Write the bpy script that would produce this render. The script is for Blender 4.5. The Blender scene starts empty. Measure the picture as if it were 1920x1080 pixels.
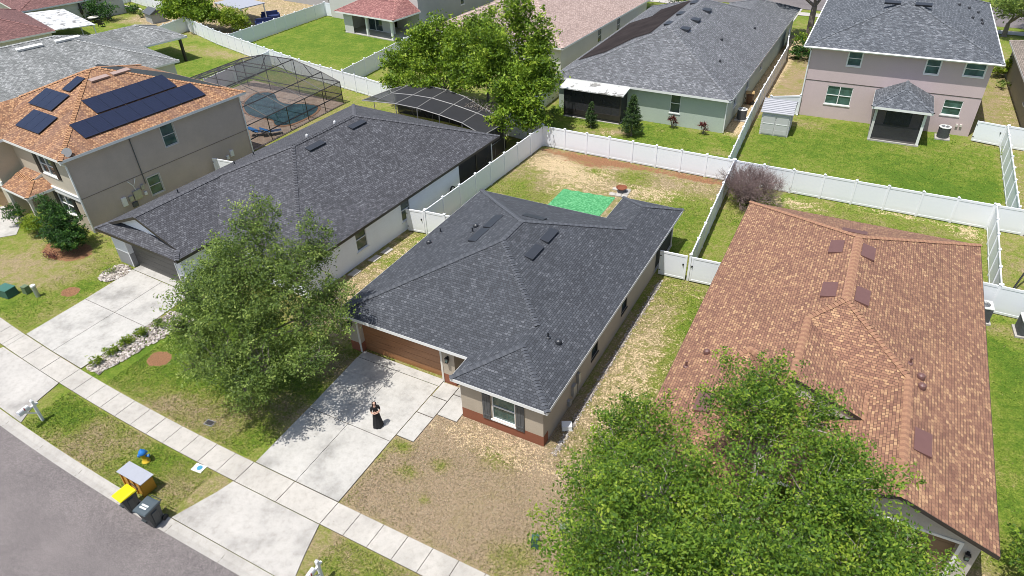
import bpy, math, random
import numpy as np
from mathutils import Vector, Matrix
R = math.radians
random.seed(7)
scene = bpy.context.scene
col = scene.collection

# ------------------------------------------------------------------ camera, light
YAW, PITCH, ROLL = -0.51332762, 0.61630272, -0.03808671
cam_d = bpy.data.cameras.new('camera'); cam = bpy.data.objects.new('camera', cam_d); col.objects.link(cam)
_f = Vector((math.sin(YAW)*math.cos(PITCH), math.cos(YAW)*math.cos(PITCH), -math.sin(PITCH)))
_r = Vector((math.cos(YAW), -math.sin(YAW), 0)); _u = _r.cross(_f)
_r2 = _r*math.cos(ROLL)+_u*math.sin(ROLL); _u2 = -_r*math.sin(ROLL)+_u*math.cos(ROLL)
_m = Matrix((_r2, _u2, -_f)).transposed().to_4x4(); _m.translation = Vector((9.464, -19.14, 24.0))
cam.matrix_world = _m
cam_d.sensor_width = 36; cam_d.lens = 36*1290/1920; cam_d.clip_end = 1500; cam_d.clip_start = .2
scene.camera = cam

SUN = Vector((.11, .32, -1)).normalized()          # direction the light travels
sun_d = bpy.data.lights.new('sun', 'SUN'); sun_d.energy = 4.4; sun_d.angle = R(.5); sun_d.color = (1, .98, .94)
sun = bpy.data.objects.new('sun', sun_d); col.objects.link(sun)
sun.rotation_euler = SUN.to_track_quat('-Z', 'Y').to_euler()
world = bpy.data.worlds.new('World'); scene.world = world; world.use_nodes = True
wn = world.node_tree; bg = wn.nodes['Background']; bg.inputs[1].default_value = .12
sky = wn.nodes.new('ShaderNodeTexSky'); sky.sky_type = 'NISHITA'; sky.sun_disc = False
sky.sun_elevation = math.asin(-SUN.z); sky.sun_rotation = math.atan2(-SUN.x, -SUN.y)
sky.altitude = 20; sky.dust_density = 2.0
wn.links.new(sky.outputs[0], bg.inputs[0])
vs = scene.view_settings; vs.view_transform = 'Standard'; vs.look = 'None'; vs.gamma = 1; vs.exposure = .26
scene.cycles.filter_width = .9

# ------------------------------------------------------------------ materials
def new_mat(name):
    m = bpy.data.materials.new(name); m.use_nodes = True
    return m, m.node_tree.nodes, m.node_tree.links, m.node_tree.nodes['Principled BSDF']
def ramp(n, stops, interp='LINEAR'):
    r = n.new('ShaderNodeValToRGB'); e = r.color_ramp; e.interpolation = interp
    while len(e.elements) > 1: e.elements.remove(e.elements[-1])
    e.elements[0].position = stops[0][0]; e.elements[0].color = (*stops[0][1], 1)
    for p, c in stops[1:]:
        x = e.elements.new(p); x.color = (*c, 1)
    return r
def noise(n, l, scale, detail=4, rough=.6, vec=None, coord='Object', dist=0):
    t = n.new('ShaderNodeTexNoise'); t.inputs['Scale'].default_value = scale
    t.inputs['Detail'].default_value = detail; t.inputs['Roughness'].default_value = rough; t.inputs['Distortion'].default_value = dist
    if vec is None:
        tc = n.new('ShaderNodeTexCoord'); vec = tc.outputs[coord]
    l.new(vec, t.inputs['Vector']); return t.outputs['Fac']
def mth(n, l, op, a, b=None, clamp=False):
    m = n.new('ShaderNodeMath'); m.operation = op; m.use_clamp = clamp
    for i, v in enumerate((a, b)):
        if v is None: continue
        if isinstance(v, (int, float)): m.inputs[i].default_value = v
        else: l.new(v, m.inputs[i])
    return m.outputs[0]
def mixc(n, l, fac, a, b, blend='MIX'):
    m = n.new('ShaderNodeMix'); m.data_type = 'RGBA'; m.blend_type = blend
    for i, v in ((0, fac), (6, a), (7, b)):
        if isinstance(v, (int, float)): m.inputs[i].default_value = v
        elif isinstance(v, tuple): m.inputs[i].default_value = (*v, 1)
        else: l.new(v, m.inputs[i])
    return m.outputs[2]
def bump(n, l, bsdf, h, strength=.3, dist=.02):
    b = n.new('ShaderNodeBump'); b.inputs['Strength'].default_value = strength; b.inputs['Distance'].default_value = dist
    l.new(h, b.inputs['Height']); l.new(b.outputs[0], bsdf.inputs['Normal'])

CAPS = {}
def plain(name, c, rough=.7, var=.12, scale=3., metal=0., spec=.5, bmp=0.):
    m, n, l, b = new_mat(name)
    f = noise(n, l, scale, 5); f2 = noise(n, l, scale*9, 3)
    k = mth(n, l, 'ADD', mth(n, l, 'MULTIPLY', f, .65), mth(n, l, 'MULTIPLY', f2, .35))
    lo = tuple(v*(1-var*1.6) for v in c); hi = tuple(min(1, v*(1+var*1.2)) for v in c)
    r = ramp(n, [(.25, lo), (.75, hi)]); l.new(k, r.inputs[0]); l.new(r.outputs[0], b.inputs['Base Color'])
    b.inputs['Roughness'].default_value = rough; b.inputs['Metallic'].default_value = metal
    b.inputs['Specular IOR Level'].default_value = spec
    if bmp: bump(n, l, b, f2, bmp, .02)
    return m

def stucco(name, c, bands=(), stain=.12):
    """painted stucco; bands = (z, colour below z) painted stripes"""
    m, n, l, b = new_mat(name)
    tc = n.new('ShaderNodeTexCoord'); sx = n.new('ShaderNodeSeparateXYZ'); l.new(tc.outputs['Object'], sx.inputs[0])
    colr = c
    for z, c2 in bands:
        f = mth(n, l, 'LESS_THAN', sx.outputs[2], z)
        colr = mixc(n, l, f, colr, c2)
    big = noise(n, l, .9, 5, .65); fine = noise(n, l, 22, 4, .7)
    v = ramp(n, [(.3, (1-stain,)*3), (.7, (1+stain*.3,)*3)]); l.new(big, v.inputs[0])
    cc = mixc(n, l, 1., colr, v.outputs[0], 'MULTIPLY')
    v2 = ramp(n, [(.3, (.9,)*3), (.7, (1.05,)*3)]); l.new(fine, v2.inputs[0])
    cc = mixc(n, l, 1., cc, v2.outputs[0], 'MULTIPLY')
    l.new(cc, b.inputs['Base Color']); b.inputs['Roughness'].default_value = .85
    bump(n, l, b, fine, .35, .01)
    return m

def shingle(name, stops, bw=.24, bh=.142, streak=.12, stain=.0, stainc=(.05, .05, .05)):
    CAPS[name] = stops
    m, n, l, b = new_mat(name)
    tc = n.new('ShaderNodeTexCoord'); uv = tc.outputs['UV']
    def brick(w, off, seed):
        mp = n.new('ShaderNodeMapping'); mp.inputs['Location'].default_value = (seed*3.71, seed*bh*7, 0); l.new(uv, mp.inputs[0])
        t = n.new('ShaderNodeTexBrick'); l.new(mp.outputs[0], t.inputs['Vector'])
        t.offset = off; t.offset_frequency = 2; t.squash = 1
        t.inputs['Color1'].default_value = (0, 0, 0, 1); t.inputs['Color2'].default_value = (1, 1, 1, 1); t.inputs['Mortar'].default_value = (.5, .5, .5, 1)
        t.inputs['Scale'].default_value = 1; t.inputs['Mortar Size'].default_value = .011; t.inputs['Mortar Smooth'].default_value = .4
        t.inputs['Brick Width'].default_value = w; t.inputs['Row Height'].default_value = bh
        return t
    bh = bh*.88
    b1 = brick(bw*.68, .37, 0); b2 = brick(bw*1.2, .5, 1)
    tint = mth(n, l, 'ADD', mth(n, l, 'MULTIPLY', b1.outputs['Color'], .78), mth(n, l, 'MULTIPLY', b2.outputs['Color'], .22))
    gr = noise(n, l, 60, 2, .6, coord='UV')
    tint2 = mth(n, l, 'ADD', tint, mth(n, l, 'MULTIPLY', mth(n, l, 'SUBTRACT', gr, .5), .5))
    r = ramp(n, stops); l.new(tint2, r.inputs[0])
    big = noise(n, l, .35, 5, .6)
    v = ramp(n, [(.3, (1-streak,)*3), (.7, (1+streak,)*3)]); l.new(big, v.inputs[0])
    cc = mixc(n, l, 1., r.outputs[0], v.outputs[0], 'MULTIPLY')
    # butt edge of each course
    dark = mth(n, l, 'MULTIPLY', b1.outputs['Fac'], .8)
    cc = mixc(n, l, dark, cc, tuple(x*.25 for x in stops[0][1]))
    if stain:
        mp = n.new('ShaderNodeMapping'); mp.inputs['Scale'].default_value = (1.1, .12, 1); l.new(uv, mp.inputs[0])
        s = noise(n, l, 1., 5, .6, vec=mp.outputs[0])
        sr = ramp(n, [(.42, (0, 0, 0)), (.62, (1, 1, 1))]); l.new(s, sr.inputs[0])
        cc = mixc(n, l, mth(n, l, 'MULTIPLY', sr.outputs[0], stain), cc, stainc)
    l.new(cc, b.inputs['Base Color']); b.inputs['Roughness'].default_value = .88
    h = mth(n, l, 'SUBTRACT', mth(n, l, 'MULTIPLY', tint, .6), b1.outputs['Fac'])
    bump(n, l, b, h, .55, .02)
    return m

def glassy(name, c=(.02, .035, .04), rough=.06):
    m, n, l, b = new_mat(name)
    f = noise(n, l, 1.3, 2); r = ramp(n, [(.3, tuple(x*.6 for x in c)), (.7, tuple(x*1.7 for x in c))])
    l.new(f, r.inputs[0]); l.new(r.outputs[0], b.inputs['Base Color']); b.inputs['Roughness'].default_value = rough
    b.inputs['Specular IOR Level'].default_value = .8
    return m

def concrete(name, c=(.56, .53, .48), stain=.3, seed=0.):
    m, n, l, b = new_mat(name)
    tc = n.new('ShaderNodeTexCoord'); mp = n.new('ShaderNodeMapping'); mp.inputs['Location'].default_value = (seed, seed*.7, 0)
    l.new(tc.outputs['Object'], mp.inputs[0]); V = mp.outputs[0]
    a = noise(n, l, .55, 6, .62, V); bb = noise(n, l, 4, 5, .65, V); cfn = noise(n, l, 38, 3, .7, V)
    r1 = ramp(n, [(.32, (1-stain,)*3), (.5, (.95,)*3), (.7, (1.06,)*3)]); l.new(a, r1.inputs[0])
    r2 = ramp(n, [(.28, (.84, .83, .81)), (.5, (1,)*3), (.75, (1.05,)*3)]); l.new(bb, r2.inputs[0])
    r3 = ramp(n, [(.25, (.8,)*3), (.5, (1,)*3), (.75, (1.08,)*3)]); l.new(cfn, r3.inputs[0])
    cc = mixc(n, l, 1., c, r1.outputs[0], 'MULTIPLY'); cc = mixc(n, l, 1., cc, r2.outputs[0], 'MULTIPLY'); cc = mixc(n, l, 1., cc, r3.outputs[0], 'MULTIPLY')
    sp = n.new('ShaderNodeTexVoronoi'); sp.inputs['Scale'].default_value = 2.2; l.new(V, sp.inputs['Vector'])
    sr = ramp(n, [(.02, (.25, .22, .18)), (.05, (1, 1, 1))]); l.new(sp.outputs['Distance'], sr.inputs[0])
    cc = mixc(n, l, .5, cc, mixc(n, l, 1., cc, sr.outputs[0], 'MULTIPLY'))
    l.new(cc, b.inputs['Base Color']); b.inputs['Roughness'].default_value = .9
    bump(n, l, b, cfn, .25, .01)
    return m

def asphalt():
    m, n, l, b = new_mat('asphalt')
    a = noise(n, l, .35, 6, .6); g = noise(n, l, 20, 4, .85); g2 = noise(n, l, 5, 4, .7)
    r1 = ramp(n, [(.3, (.135, .118, .115)), (.7, (.195, .17, .163))]); l.new(a, r1.inputs[0])
    r2 = ramp(n, [(.3, (.5,)*3), (.5, (.95,)*3), (.72, (1.65,)*3)]); l.new(g, r2.inputs[0])
    r3 = ramp(n, [(.3, (.86,)*3), (.7, (1.12,)*3)]); l.new(g2, r3.inputs[0])
    cc = mixc(n, l, 1., r1.outputs[0], r2.outputs[0], 'MULTIPLY'); cc = mixc(n, l, 1., cc, r3.outputs[0], 'MULTIPLY')
    l.new(cc, b.inputs['Base Color']); b.inputs['Roughness'].default_value = .9; bump(n, l, b, g, .5, .01)
    return m

def lawn_mat():
    m, n, l, b = new_mat('lawn')
    at = n.new('ShaderNodeAttribute'); at.attribute_name = 'cover'
    sep = n.new('ShaderNodeSeparateColor'); l.new(at.outputs['Color'], sep.inputs[0])
    dry, sand, mulch = sep.outputs[0], sep.outputs[1], sep.outputs[2]
    n0 = noise(n, l, .45, 5, .6); n1 = noise(n, l, 2.2, 5, .65); n2 = noise(n, l, 9, 5, .7); n3 = noise(n, l, 26, 4, .75)
    def cen(x, k): return mth(n, l, 'MULTIPLY', mth(n, l, 'SUBTRACT', x, .5), k)
    d = mth(n, l, 'ADD', mth(n, l, 'ADD', dry, cen(n0, .9)), mth(n, l, 'ADD', cen(n1, 1.0), cen(n2, .95)), True)
    g = ramp(n, [(.0, (.085, .155, .014)), (.25, (.15, .205, .024)), (.48, (.225, .225, .06)), (.72, (.30, .235, .13)), (1., (.325, .245, .16))])
    l.new(d, g.inputs[0])
    s = mth(n, l, 'ADD', mth(n, l, 'ADD', sand, cen(n1, 1.5)), mth(n, l, 'ADD', cen(n2, 1.5), cen(n3, .9)))
    sr = ramp(n, [(.5, (0, 0, 0)), (.62, (1, 1, 1))]); l.new(s, sr.inputs[0])
    sc = ramp(n, [(.35, (.40, .29, .16)), (.7, (.64, .51, .33))]); l.new(n2, sc.inputs[0])
    c = mixc(n, l, sr.outputs[0], g.outputs[0], sc.outputs[0])
    mu = mth(n, l, 'ADD', mulch, mth(n, l, 'ADD', cen(n1, .8), cen(n2, .8)))
    mr = ramp(n, [(.48, (0, 0, 0)), (.6, (1, 1, 1))]); l.new(mu, mr.inputs[0])
    mc = ramp(n, [(.3, (.13, .06, .03)), (.7, (.36, .19, .10))]); l.new(n3, mc.inputs[0])
    c = mixc(n, l, mr.outputs[0], c, mc.outputs[0])
    fine = ramp(n, [(.3, (.38,)*3), (.5, (1,)*3), (.7, (1.6,)*3)]); l.new(n3, fine.inputs[0])
    c = mixc(n, l, 1., c, fine.outputs[0], 'MULTIPLY')
    f2 = ramp(n, [(.3, (.78,)*3), (.7, (1.22,)*3)]); l.new(n2, f2.inputs[0])
    c = mixc(n, l, 1., c, f2.outputs[0], 'MULTIPLY')
    l.new(c, b.inputs['Base Color']); b.inputs['Roughness'].default_value = .95; b.inputs['Specular IOR Level'].default_value = .2
    bump(n, l, b, mth(n, l, 'ADD', n3, mth(n, l, 'MULTIPLY', n2, .8)), .9, .05)
    return m

def leaf_mat(name, stops, trans=.35):
    m, n, l, b = new_mat(name)
    tc = n.new('ShaderNodeTexCoord'); sx = n.new('ShaderNodeSeparateXYZ'); l.new(tc.outputs['UV'], sx.inputs[0])
    r = ramp(n, stops); l.new(sx.outputs[0], r.inputs[0])
    l.new(r.outputs[0], b.inputs['Base Color']); b.inputs['Roughness'].default_value = .55; b.inputs['Specular IOR Level'].default_value = .3
    t = n.new('ShaderNodeBsdfTranslucent'); hs = n.new('ShaderNodeHueSaturation'); hs.inputs['Value'].default_value = 1.5; hs.inputs['Hue'].default_value = .485
    l.new(r.outputs[0], hs.inputs['Color']); l.new(hs.outputs[0], t.inputs[0])
    mx = n.new('ShaderNodeMixShader'); mx.inputs[0].default_value = trans
    l.new(b.outputs[0], mx.inputs[1]); l.new(t.outputs[0], mx.inputs[2])
    l.new(mx.outputs[0], n['Material Output'].inputs[0])
    return m

def screen_mat(name, c=(.03, .03, .032), alpha=.55):
    m, n, l, b = new_mat(name)
    b.inputs['Base Color'].default_value = (*c, 1); b.inputs['Roughness'].default_value = .8
    t = n.new('ShaderNodeBsdfTransparent'); mx = n.new('ShaderNodeMixShader')
    f = noise(n, l, .8, 3); a = mth(n, l, 'ADD', alpha-.08, mth(n, l, 'MULTIPLY', f, .16)); l.new(a, mx.inputs[0])
    l.new(t.outputs[0], mx.inputs[1]); l.new(b.outputs[0], mx.inputs[2]); l.new(mx.outputs[0], n['Material Output'].inputs[0])
    return m

def solar_mat():
    m, n, l, b = new_mat('solar_glass')
    tc = n.new('ShaderNodeTexCoord')
    t = n.new('ShaderNodeTexBrick'); l.new(tc.outputs['UV'], t.inputs['Vector']); t.offset = 0; t.squash = 1
    t.inputs['Scale'].default_value = 1; t.inputs['Brick Width'].default_value = .165; t.inputs['Row Height'].default_value = .165
    t.inputs['Mortar Size'].default_value = .006
    t.inputs['Color1'].default_value = (.010, .014, .035, 1); t.inputs['Color2'].default_value = (.014, .019, .045, 1); t.inputs['Mortar'].default_value = (.03, .036, .06, 1)
    l.new(t.outputs[0], b.inputs['Base Color']); b.inputs['Roughness'].default_value = .3
    return m

def cap_mat(name, stops):
    m, n, l, b = new_mat(name); tc = n.new('ShaderNodeTexCoord'); sx = n.new('ShaderNodeSeparateXYZ'); l.new(tc.outputs['UV'], sx.inputs[0])
    r = ramp(n, stops); g_ = noise(n, l, 30, 3); v = ramp(n, [(.3, (.8,)*3), (.7, (1.2,)*3)]); l.new(g_, v.inputs[0]); l.new(sx.outputs[0], r.inputs[0])
    l.new(mixc(n, l, 1., r.outputs[0], v.outputs[0], 'MULTIPLY'), b.inputs['Base Color']); b.inputs['Roughness'].default_value = .88; return m
M = {}
M['lawn'] = lawn_mat(); M['asphalt'] = asphalt()
M['conc'] = concrete('concrete', (.46, .44, .405), .36); M['conc2'] = concrete('old_concrete', (.45, .425, .39), .36, 5.); M['walkc'] = concrete('sidewalk_concrete', (.46, .43, .385), .2, 9.)
M['curb'] = concrete('curb_concrete', (.41, .385, .35), .2, 3.); M['joint'] = plain('joint_dirt', (.09, .075, .06), .95)
M['base'] = plain('bare_ground', (.2, .19, .1), .95, .3, .5)
def vinyl(name, c):
    m, n, l, b = new_mat(name); tc = n.new('ShaderNodeTexCoord'); sx = n.new('ShaderNodeSeparateXYZ'); l.new(tc.outputs['Object'], sx.inputs[0])
    ge = n.new('ShaderNodeNewGeometry'); f = noise(n, l, 1.2, 5, .65, vec=ge.outputs['Position']); f2 = noise(n, l, 9, 4, .7, vec=ge.outputs['Position'])
    lo = mth(n, l, 'MULTIPLY', mth(n, l, 'SUBTRACT', .5, sx.outputs[2]), .8, True); g_ = mth(n, l, 'MULTIPLY', mth(n, l, 'ADD', lo, .02), mth(n, l, 'MULTIPLY', mth(n, l, 'ADD', f, f2), .9), True)
    l.new(mixc(n, l, g_, c, (.44, .45, .38)), b.inputs['Base Color']); b.inputs['Roughness'].default_value = .4; return m
M['vinyl'] = vinyl('white_vinyl', (.84, .86, .90)); M['vinylcap'] = vinyl('white_vinyl_post', (.87, .88, .92))
M['white'] = plain('white_paint', (.78, .78, .76), .5, .04); M['offwhite'] = plain('cream_paint', (.66, .62, .55), .6, .05)
M['black'] = plain('black_metal', (.016, .016, .018), .45, .2); M['bronze'] = plain('dark_bronze', (.035, .03, .028), .45, .2)
M['glass'] = glassy('window_glass', (.035, .055, .06)); M['glass2'] = glassy('green_window_glass', (.05, .10, .09)); M['dark'] = plain('dark_interior', (.02, .018, .017), .9)
M['gal'] = plain('galvanised', (.45, .46, .48), .4, .1, 6, .6); M['acgray'] = plain('ac_casing', (.10, .105, .11), .5, .15, 8); M['actop'] = plain('ac_top', (.62, .62, .60), .5, .08, 8)
M['sh_main'] = shingle('charcoal_shingles', [(.08, (.044, .047, .055)), (.5, (.060, .065, .076)), (.8, (.080, .086, .098)), (1, (.13, .135, .15))], .27)
M['sh_white'] = shingle('slate_shingles', [(.08, (.046, .046, .052)), (.45, (.068, .068, .077)), (.78, (.098, .099, .11)), (1, (.155, .157, .17))], .28)
M['sh_brown'] = shingle('brown_shingles', [(.08, (.19, .092, .062)), (.4, (.26, .132, .082)), (.7, (.315, .17, .10)), (.82, (.40, .235, .128)), (1, (.48, .30, .165))], .27, .142, .1)
M['sh_orange'] = shingle('tan_shingles', [(.1, (.18, .085, .045)), (.45, (.31, .155, .08)), (.7, (.42, .23, .115)), (.9, (.48, .28, .145))], .27, .15, .18, .45, (.17, .10, .08))
M['sh_grey'] = shingle('light_grey_shingles', [(.1, (.15, .155, .15)), (.5, (.24, .245, .24)), (.8, (.34, .345, .34)), (.95, (.42, .42, .41))], .34, .15, .15, .5, (.10, .105, .10))
M['sh_green'] = shingle('mid_grey_shingles', [(.1, (.09, .094, .10)), (.5, (.135, .139, .15)), (.8, (.185, .19, .203)), (.97, (.27, .275, .29))], .34, .15, .12)
M['sh_purple'] = shingle('blue_grey_shingles', [(.1, (.06, .067, .078)), (.45, (.095, .103, .117)), (.75, (.135, .146, .163)), (.97, (.22, .23, .25))], .33, .15, .1)
M['sh_pink'] = shingle('pale_pink_shingles', [(.1, (.30, .215, .185)), (.5, (.40, .295, .255)), (.9, (.50, .38, .33))], .34, .15, .08)
M['sh_red'] = shingle('dark_red_shingles', [(.1, (.12, .055, .05)), (.5, (.18, .085, .078)), (.9, (.25, .125, .11))], .34, .15, .08)
M['sh_redp'] = shingle('red_shingles', [(.1, (.19, .075, .07)), (.5, (.28, .12, .11)), (.9, (.40, .2, .17))], .34, .15, .1)
M['sh_drab'] = shingle('drab_shingles', [(.1, (.17, .145, .12)), (.5, (.24, .20, .165)), (.9, (.32, .27, .23))], .34, .15, .2)
M['cap_tan'] = plain('tan_ridge_vent', (.34, .18, .115), .85, .1, 8)
M['wood'] = None

# ------------------------------------------------------------------ mesh builder
class MB:
    def __init__(s): s.v = []; s.f = []; s.uv = {}; s.mi = {}
    def add(s, vs, fs, mi=0):
        o = len(s.v); s.v += [tuple(p) for p in vs]
        for f in fs:
            s.f.append(tuple(i+o for i in f))
            if mi: s.mi[len(s.f)-1] = mi
    def poly(s, pts, mi=0, uv=None):
        s.add(pts, [tuple(range(len(pts)))], mi)
        if uv: s.uv[len(s.f)-1] = uv
    def box(s, x0, x1, y0, y1, z0, z1, mi=0):
        x0, x1 = sorted((x0, x1)); y0, y1 = sorted((y0, y1)); z0, z1 = sorted((z0, z1))
        s.add([(x0,y0,z0),(x1,y0,z0),(x1,y1,z0),(x0,y1,z0),(x0,y0,z1),(x1,y0,z1),(x1,y1,z1),(x0,y1,z1)],
              [(0,3,2,1),(4,5,6,7),(0,1,5,4),(1,2,6,5),(2,3,7,6),(3,0,4,7)], mi)
    def fbox(s, fr, u0, u1, n0, n1, z0, z1, mi=0):
        """box in a wall frame fr = (origin, direction, outward normal)"""
        o, d, nn = fr
        P = lambda u, w, z: (o[0]+d[0]*u+nn[0]*w, o[1]+d[1]*u+nn[1]*w, z)
        s.add([P(u0,n1,z0),P(u1,n1,z0),P(u1,n0,z0),P(u0,n0,z0),P(u0,n1,z1),P(u1,n1,z1),P(u1,n0,z1),P(u0,n0,z1)],
              [(0,3,2,1),(4,5,6,7),(0,1,5,4),(1,2,6,5),(2,3,7,6),(3,0,4,7)], mi)
    def prism(s, pts, z0, z1, mi=0):
        n = len(pts)
        if sum(pts[i][0]*pts[(i+1)%n][1]-pts[(i+1)%n][0]*pts[i][1] for i in range(n)) < 0: pts = pts[::-1]
        s.add([(x,y,z0) for x,y in pts]+[(x,y,z1) for x,y in pts],
              [tuple(range(n))[::-1], tuple(range(n,2*n))]+[(i,(i+1)%n,n+(i+1)%n,n+i) for i in range(n)], mi)
    def tube(s, path, rad, n=6, cap=True, mi=0):
        path = [Vector(p) for p in path]; k = len(path)
        rads = rad if isinstance(rad, (list, tuple)) else [rad]*k
        vs = []; up = Vector((0,0,1))
        for i, p in enumerate(path):
            t = (path[min(i+1,k-1)]-path[max(i-1,0)]).normalized()
            a = t.cross(up if abs(t.z) < .9 else Vector((1,0,0))).normalized(); bb = t.cross(a)
            for j in range(n):
                an = 2*math.pi*j/n; vs.append(p+(a*math.cos(an)+bb*math.sin(an))*rads[i])
        fs = [(i*n+j, i*n+(j+1)%n, (i+1)*n+(j+1)%n, (i+1)*n+j) for i in range(k-1) for j in range(n)]
        if cap: fs += [tuple(range(n))[::-1], tuple(range((k-1)*n, k*n))]
        s.add(vs, fs, mi)
    def lathe(s, prof, cx=0, cy=0, n=16, mi=0, sx=1, sy=1):
        vs = [(cx+r*math.cos(2*math.pi*j/n)*sx, cy+r*math.sin(2*math.pi*j/n)*sy, z) for r, z in prof for j in range(n)]
        k = len(prof)
        fs = [(i*n+j, i*n+(j+1)%n, (i+1)*n+(j+1)%n, (i+1)*n+j) for i in range(k-1) for j in range(n)]
        fs += [tuple(range(n))[::-1], tuple(range((k-1)*n, k*n))]
        s.add(vs, fs, mi)
    def build(s, name, mats, parent=None, smooth=False):
        me = bpy.data.meshes.new(name); me.from_pydata(s.v, [], s.f)
        if not isinstance(mats, (list, tuple)): mats = [mats]
        for mm in mats: me.materials.append(mm)
        if s.mi:
            for i, mi in s.mi.items(): me.polygons[i].material_index = mi
        if s.uv:
            L = me.uv_layers.new(name='UVMap')
            for i, uv in s.uv.items():
                for j, li in enumerate(me.polygons[i].loop_indices): L.data[li].uv = uv[j]
        if smooth:
            for p in me.polygons: p.use_smooth = True
        me.update()
        o = bpy.data.objects.new(name, me); col.objects.link(o)
        if parent: o.parent = parent
        return o
def tag(o, label=None, cat=None, group=None, kind=None):
    if label: o['label'] = label
    if cat: o['category'] = cat
    if group: o['group'] = group
    if kind: o['kind'] = kind
    return o
def empty(name, loc=(0,0,0), rz=0, label=None, cat=None, group=None):
    o = bpy.data.objects.new(name, None); col.objects.link(o); o.location = loc; o.rotation_euler = (0,0,rz); o.empty_display_size = .3
    return tag(o, label, cat, group)
def copy_tree(o, parent=None):
    c = o.copy(); col.objects.link(c)
    if parent: c.parent = parent
    for ch in list(o.children): copy_tree(ch, c)
    return c

# ------------------------------------------------------------------ roofs and walls
def up_face(f):
    n = Vector((0,0,0))
    for i in range(len(f)):
        a, b = Vector(f[i]), Vector(f[(i+1) % len(f)]); n += a.cross(b)
    return (f if n.z > 0 else f[::-1]), (n if n.z > 0 else -n).normalized()
def roof(parent, faces, mat, trim, capmat=None, th=.17, cap=True, spacing=.16, capw=.15, skip=(), name='roof', capname='ridge_cap'):
    top = MB(); fas = MB(); caps = MB(); edges = {}
    for f in faces:
        f, n = up_face(f); h = Vector((0,0,1)).cross(n)
        h = h.normalized() if h.length > 1e-4 else Vector((1,0,0)); v = n.cross(h)
        top.poly(f, uv=[(Vector(p).dot(h)+50, Vector(p).dot(v)+50) for p in f])
        fas.poly([(x,y,z-th) for x,y,z in f][::-1], 0)
        for i in range(len(f)):
            a, b = f[i], f[(i+1) % len(f)]
            k = tuple(sorted((tuple(round(q,2) for q in a), tuple(round(q,2) for q in b))))
            edges.setdefault(k, []).append((a, b, n, sum((Vector(p) for p in f), Vector())/len(f)))
    ro = top.build(name, mat, parent)
    for k, L in edges.items():
        if len(L) == 1:
            a, b, n, _c = L[0]; a = Vector(a); b = Vector(b)
            if (b-a).length < .02: continue
            d = (b-a).normalized(); o = Vector((d.y, -d.x, 0)).normalized()*.012
            z = Vector((0,0,1))
            fas.poly([a-z*th, b-z*th, b-z*.006, a-z*.006])
            fas.add([a+o-z*(th+.02), b+o-z*(th+.02), b+o-z*.004, a+o-z*.004, a-z*.004, b-z*.004], [(0,1,2,3),(3,2,5,4)])
        elif len(L) == 2 and cap:
            a, b, n1, c1 = L[0]; n2, c2 = L[1][2:]; a = Vector(a); b = Vector(b)
            if b.z < a.z: a, b = b, a
            e = (b-a)
            if e.length < .3 or abs(n1.dot(n2)) > .9999: continue
            e.normalize(); mid = (a+b)/2
            d1 = n1.cross(e); d1 = d1 if d1.dot(c1-mid) > 0 else -d1
            d2 = n2.cross(e); d2 = d2 if d2.dot(c2-mid) > 0 else -d2
            if d1.dot(n2) > 0: continue     # valley
            d1.normalize(); d2.normalize()
            Ln = (b-a).length; k2 = max(2, int(Ln/spacing)); up = (n1+n2).normalized()
            for i in range(k2):
                s0 = Ln*i/k2; s3 = min(Ln+.05, s0+spacing*1.9)
                w = capw*random.uniform(.92, 1.08)
                P0 = a+e*s0+up*.078; P1 = a+e*s3+up*.012
                A0 = P0+d1*w-up*.02; A1 = P1+d1*w; B0 = P0+d2*w-up*.02; B1 = P1+d2*w
                A0b = a+e*s0+d1*w+up*.004; B0b = a+e*s0+d2*w+up*.004; P0b = a+e*s0+up*.004
                r = (.12 if i % 2 else .9)+random.uniform(-.1, .1)  # tabs alternate dark and light: step shading put into the tint
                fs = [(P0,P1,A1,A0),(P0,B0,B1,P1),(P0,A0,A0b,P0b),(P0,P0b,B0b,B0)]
                for iq, q in enumerate(fs): caps.poly(list(q), uv=[(r if iq < 2 else -.2, .5)]*4)  # risers take the darkest tint, painted shade below each tab edge
    fo = fas.build('fascia', trim, ro)
    if caps.f:
        key = 'cap_'+mat.name
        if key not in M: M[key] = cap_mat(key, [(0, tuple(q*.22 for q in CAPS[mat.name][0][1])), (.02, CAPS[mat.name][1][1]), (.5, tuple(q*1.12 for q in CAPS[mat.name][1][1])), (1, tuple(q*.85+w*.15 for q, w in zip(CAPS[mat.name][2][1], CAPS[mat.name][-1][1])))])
        caps.build(capname, M[key], ro)
    return ro
def hipfaces(x0, x1, y0, y1, z, p):
    w, d = x1-x0, y1-y0
    if w <= d:
        h = w/2; a = (x0+h, y0+h, z+h*p); b = (x0+h, y1-h, z+h*p)
        return [[(x0,y0,z),(x1,y0,z),a],[(x1,y0,z),(x1,y1,z),b,a],[(x1,y1,z),(x0,y1,z),b],[(x0,y1,z),(x0,y0,z),a,b]]
    h = d/2; a = (x0+h, y0+h, z+h*p); b = (x1-h, y0+h, z+h*p)
    return [[(x0,y0,z),(x1,y0,z),b,a],[(x1,y0,z),(x1,y1,z),b],[(x1,y1,z),(x0,y1,z),a,b],[(x0,y1,z),(x0,y0,z),a]]

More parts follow.
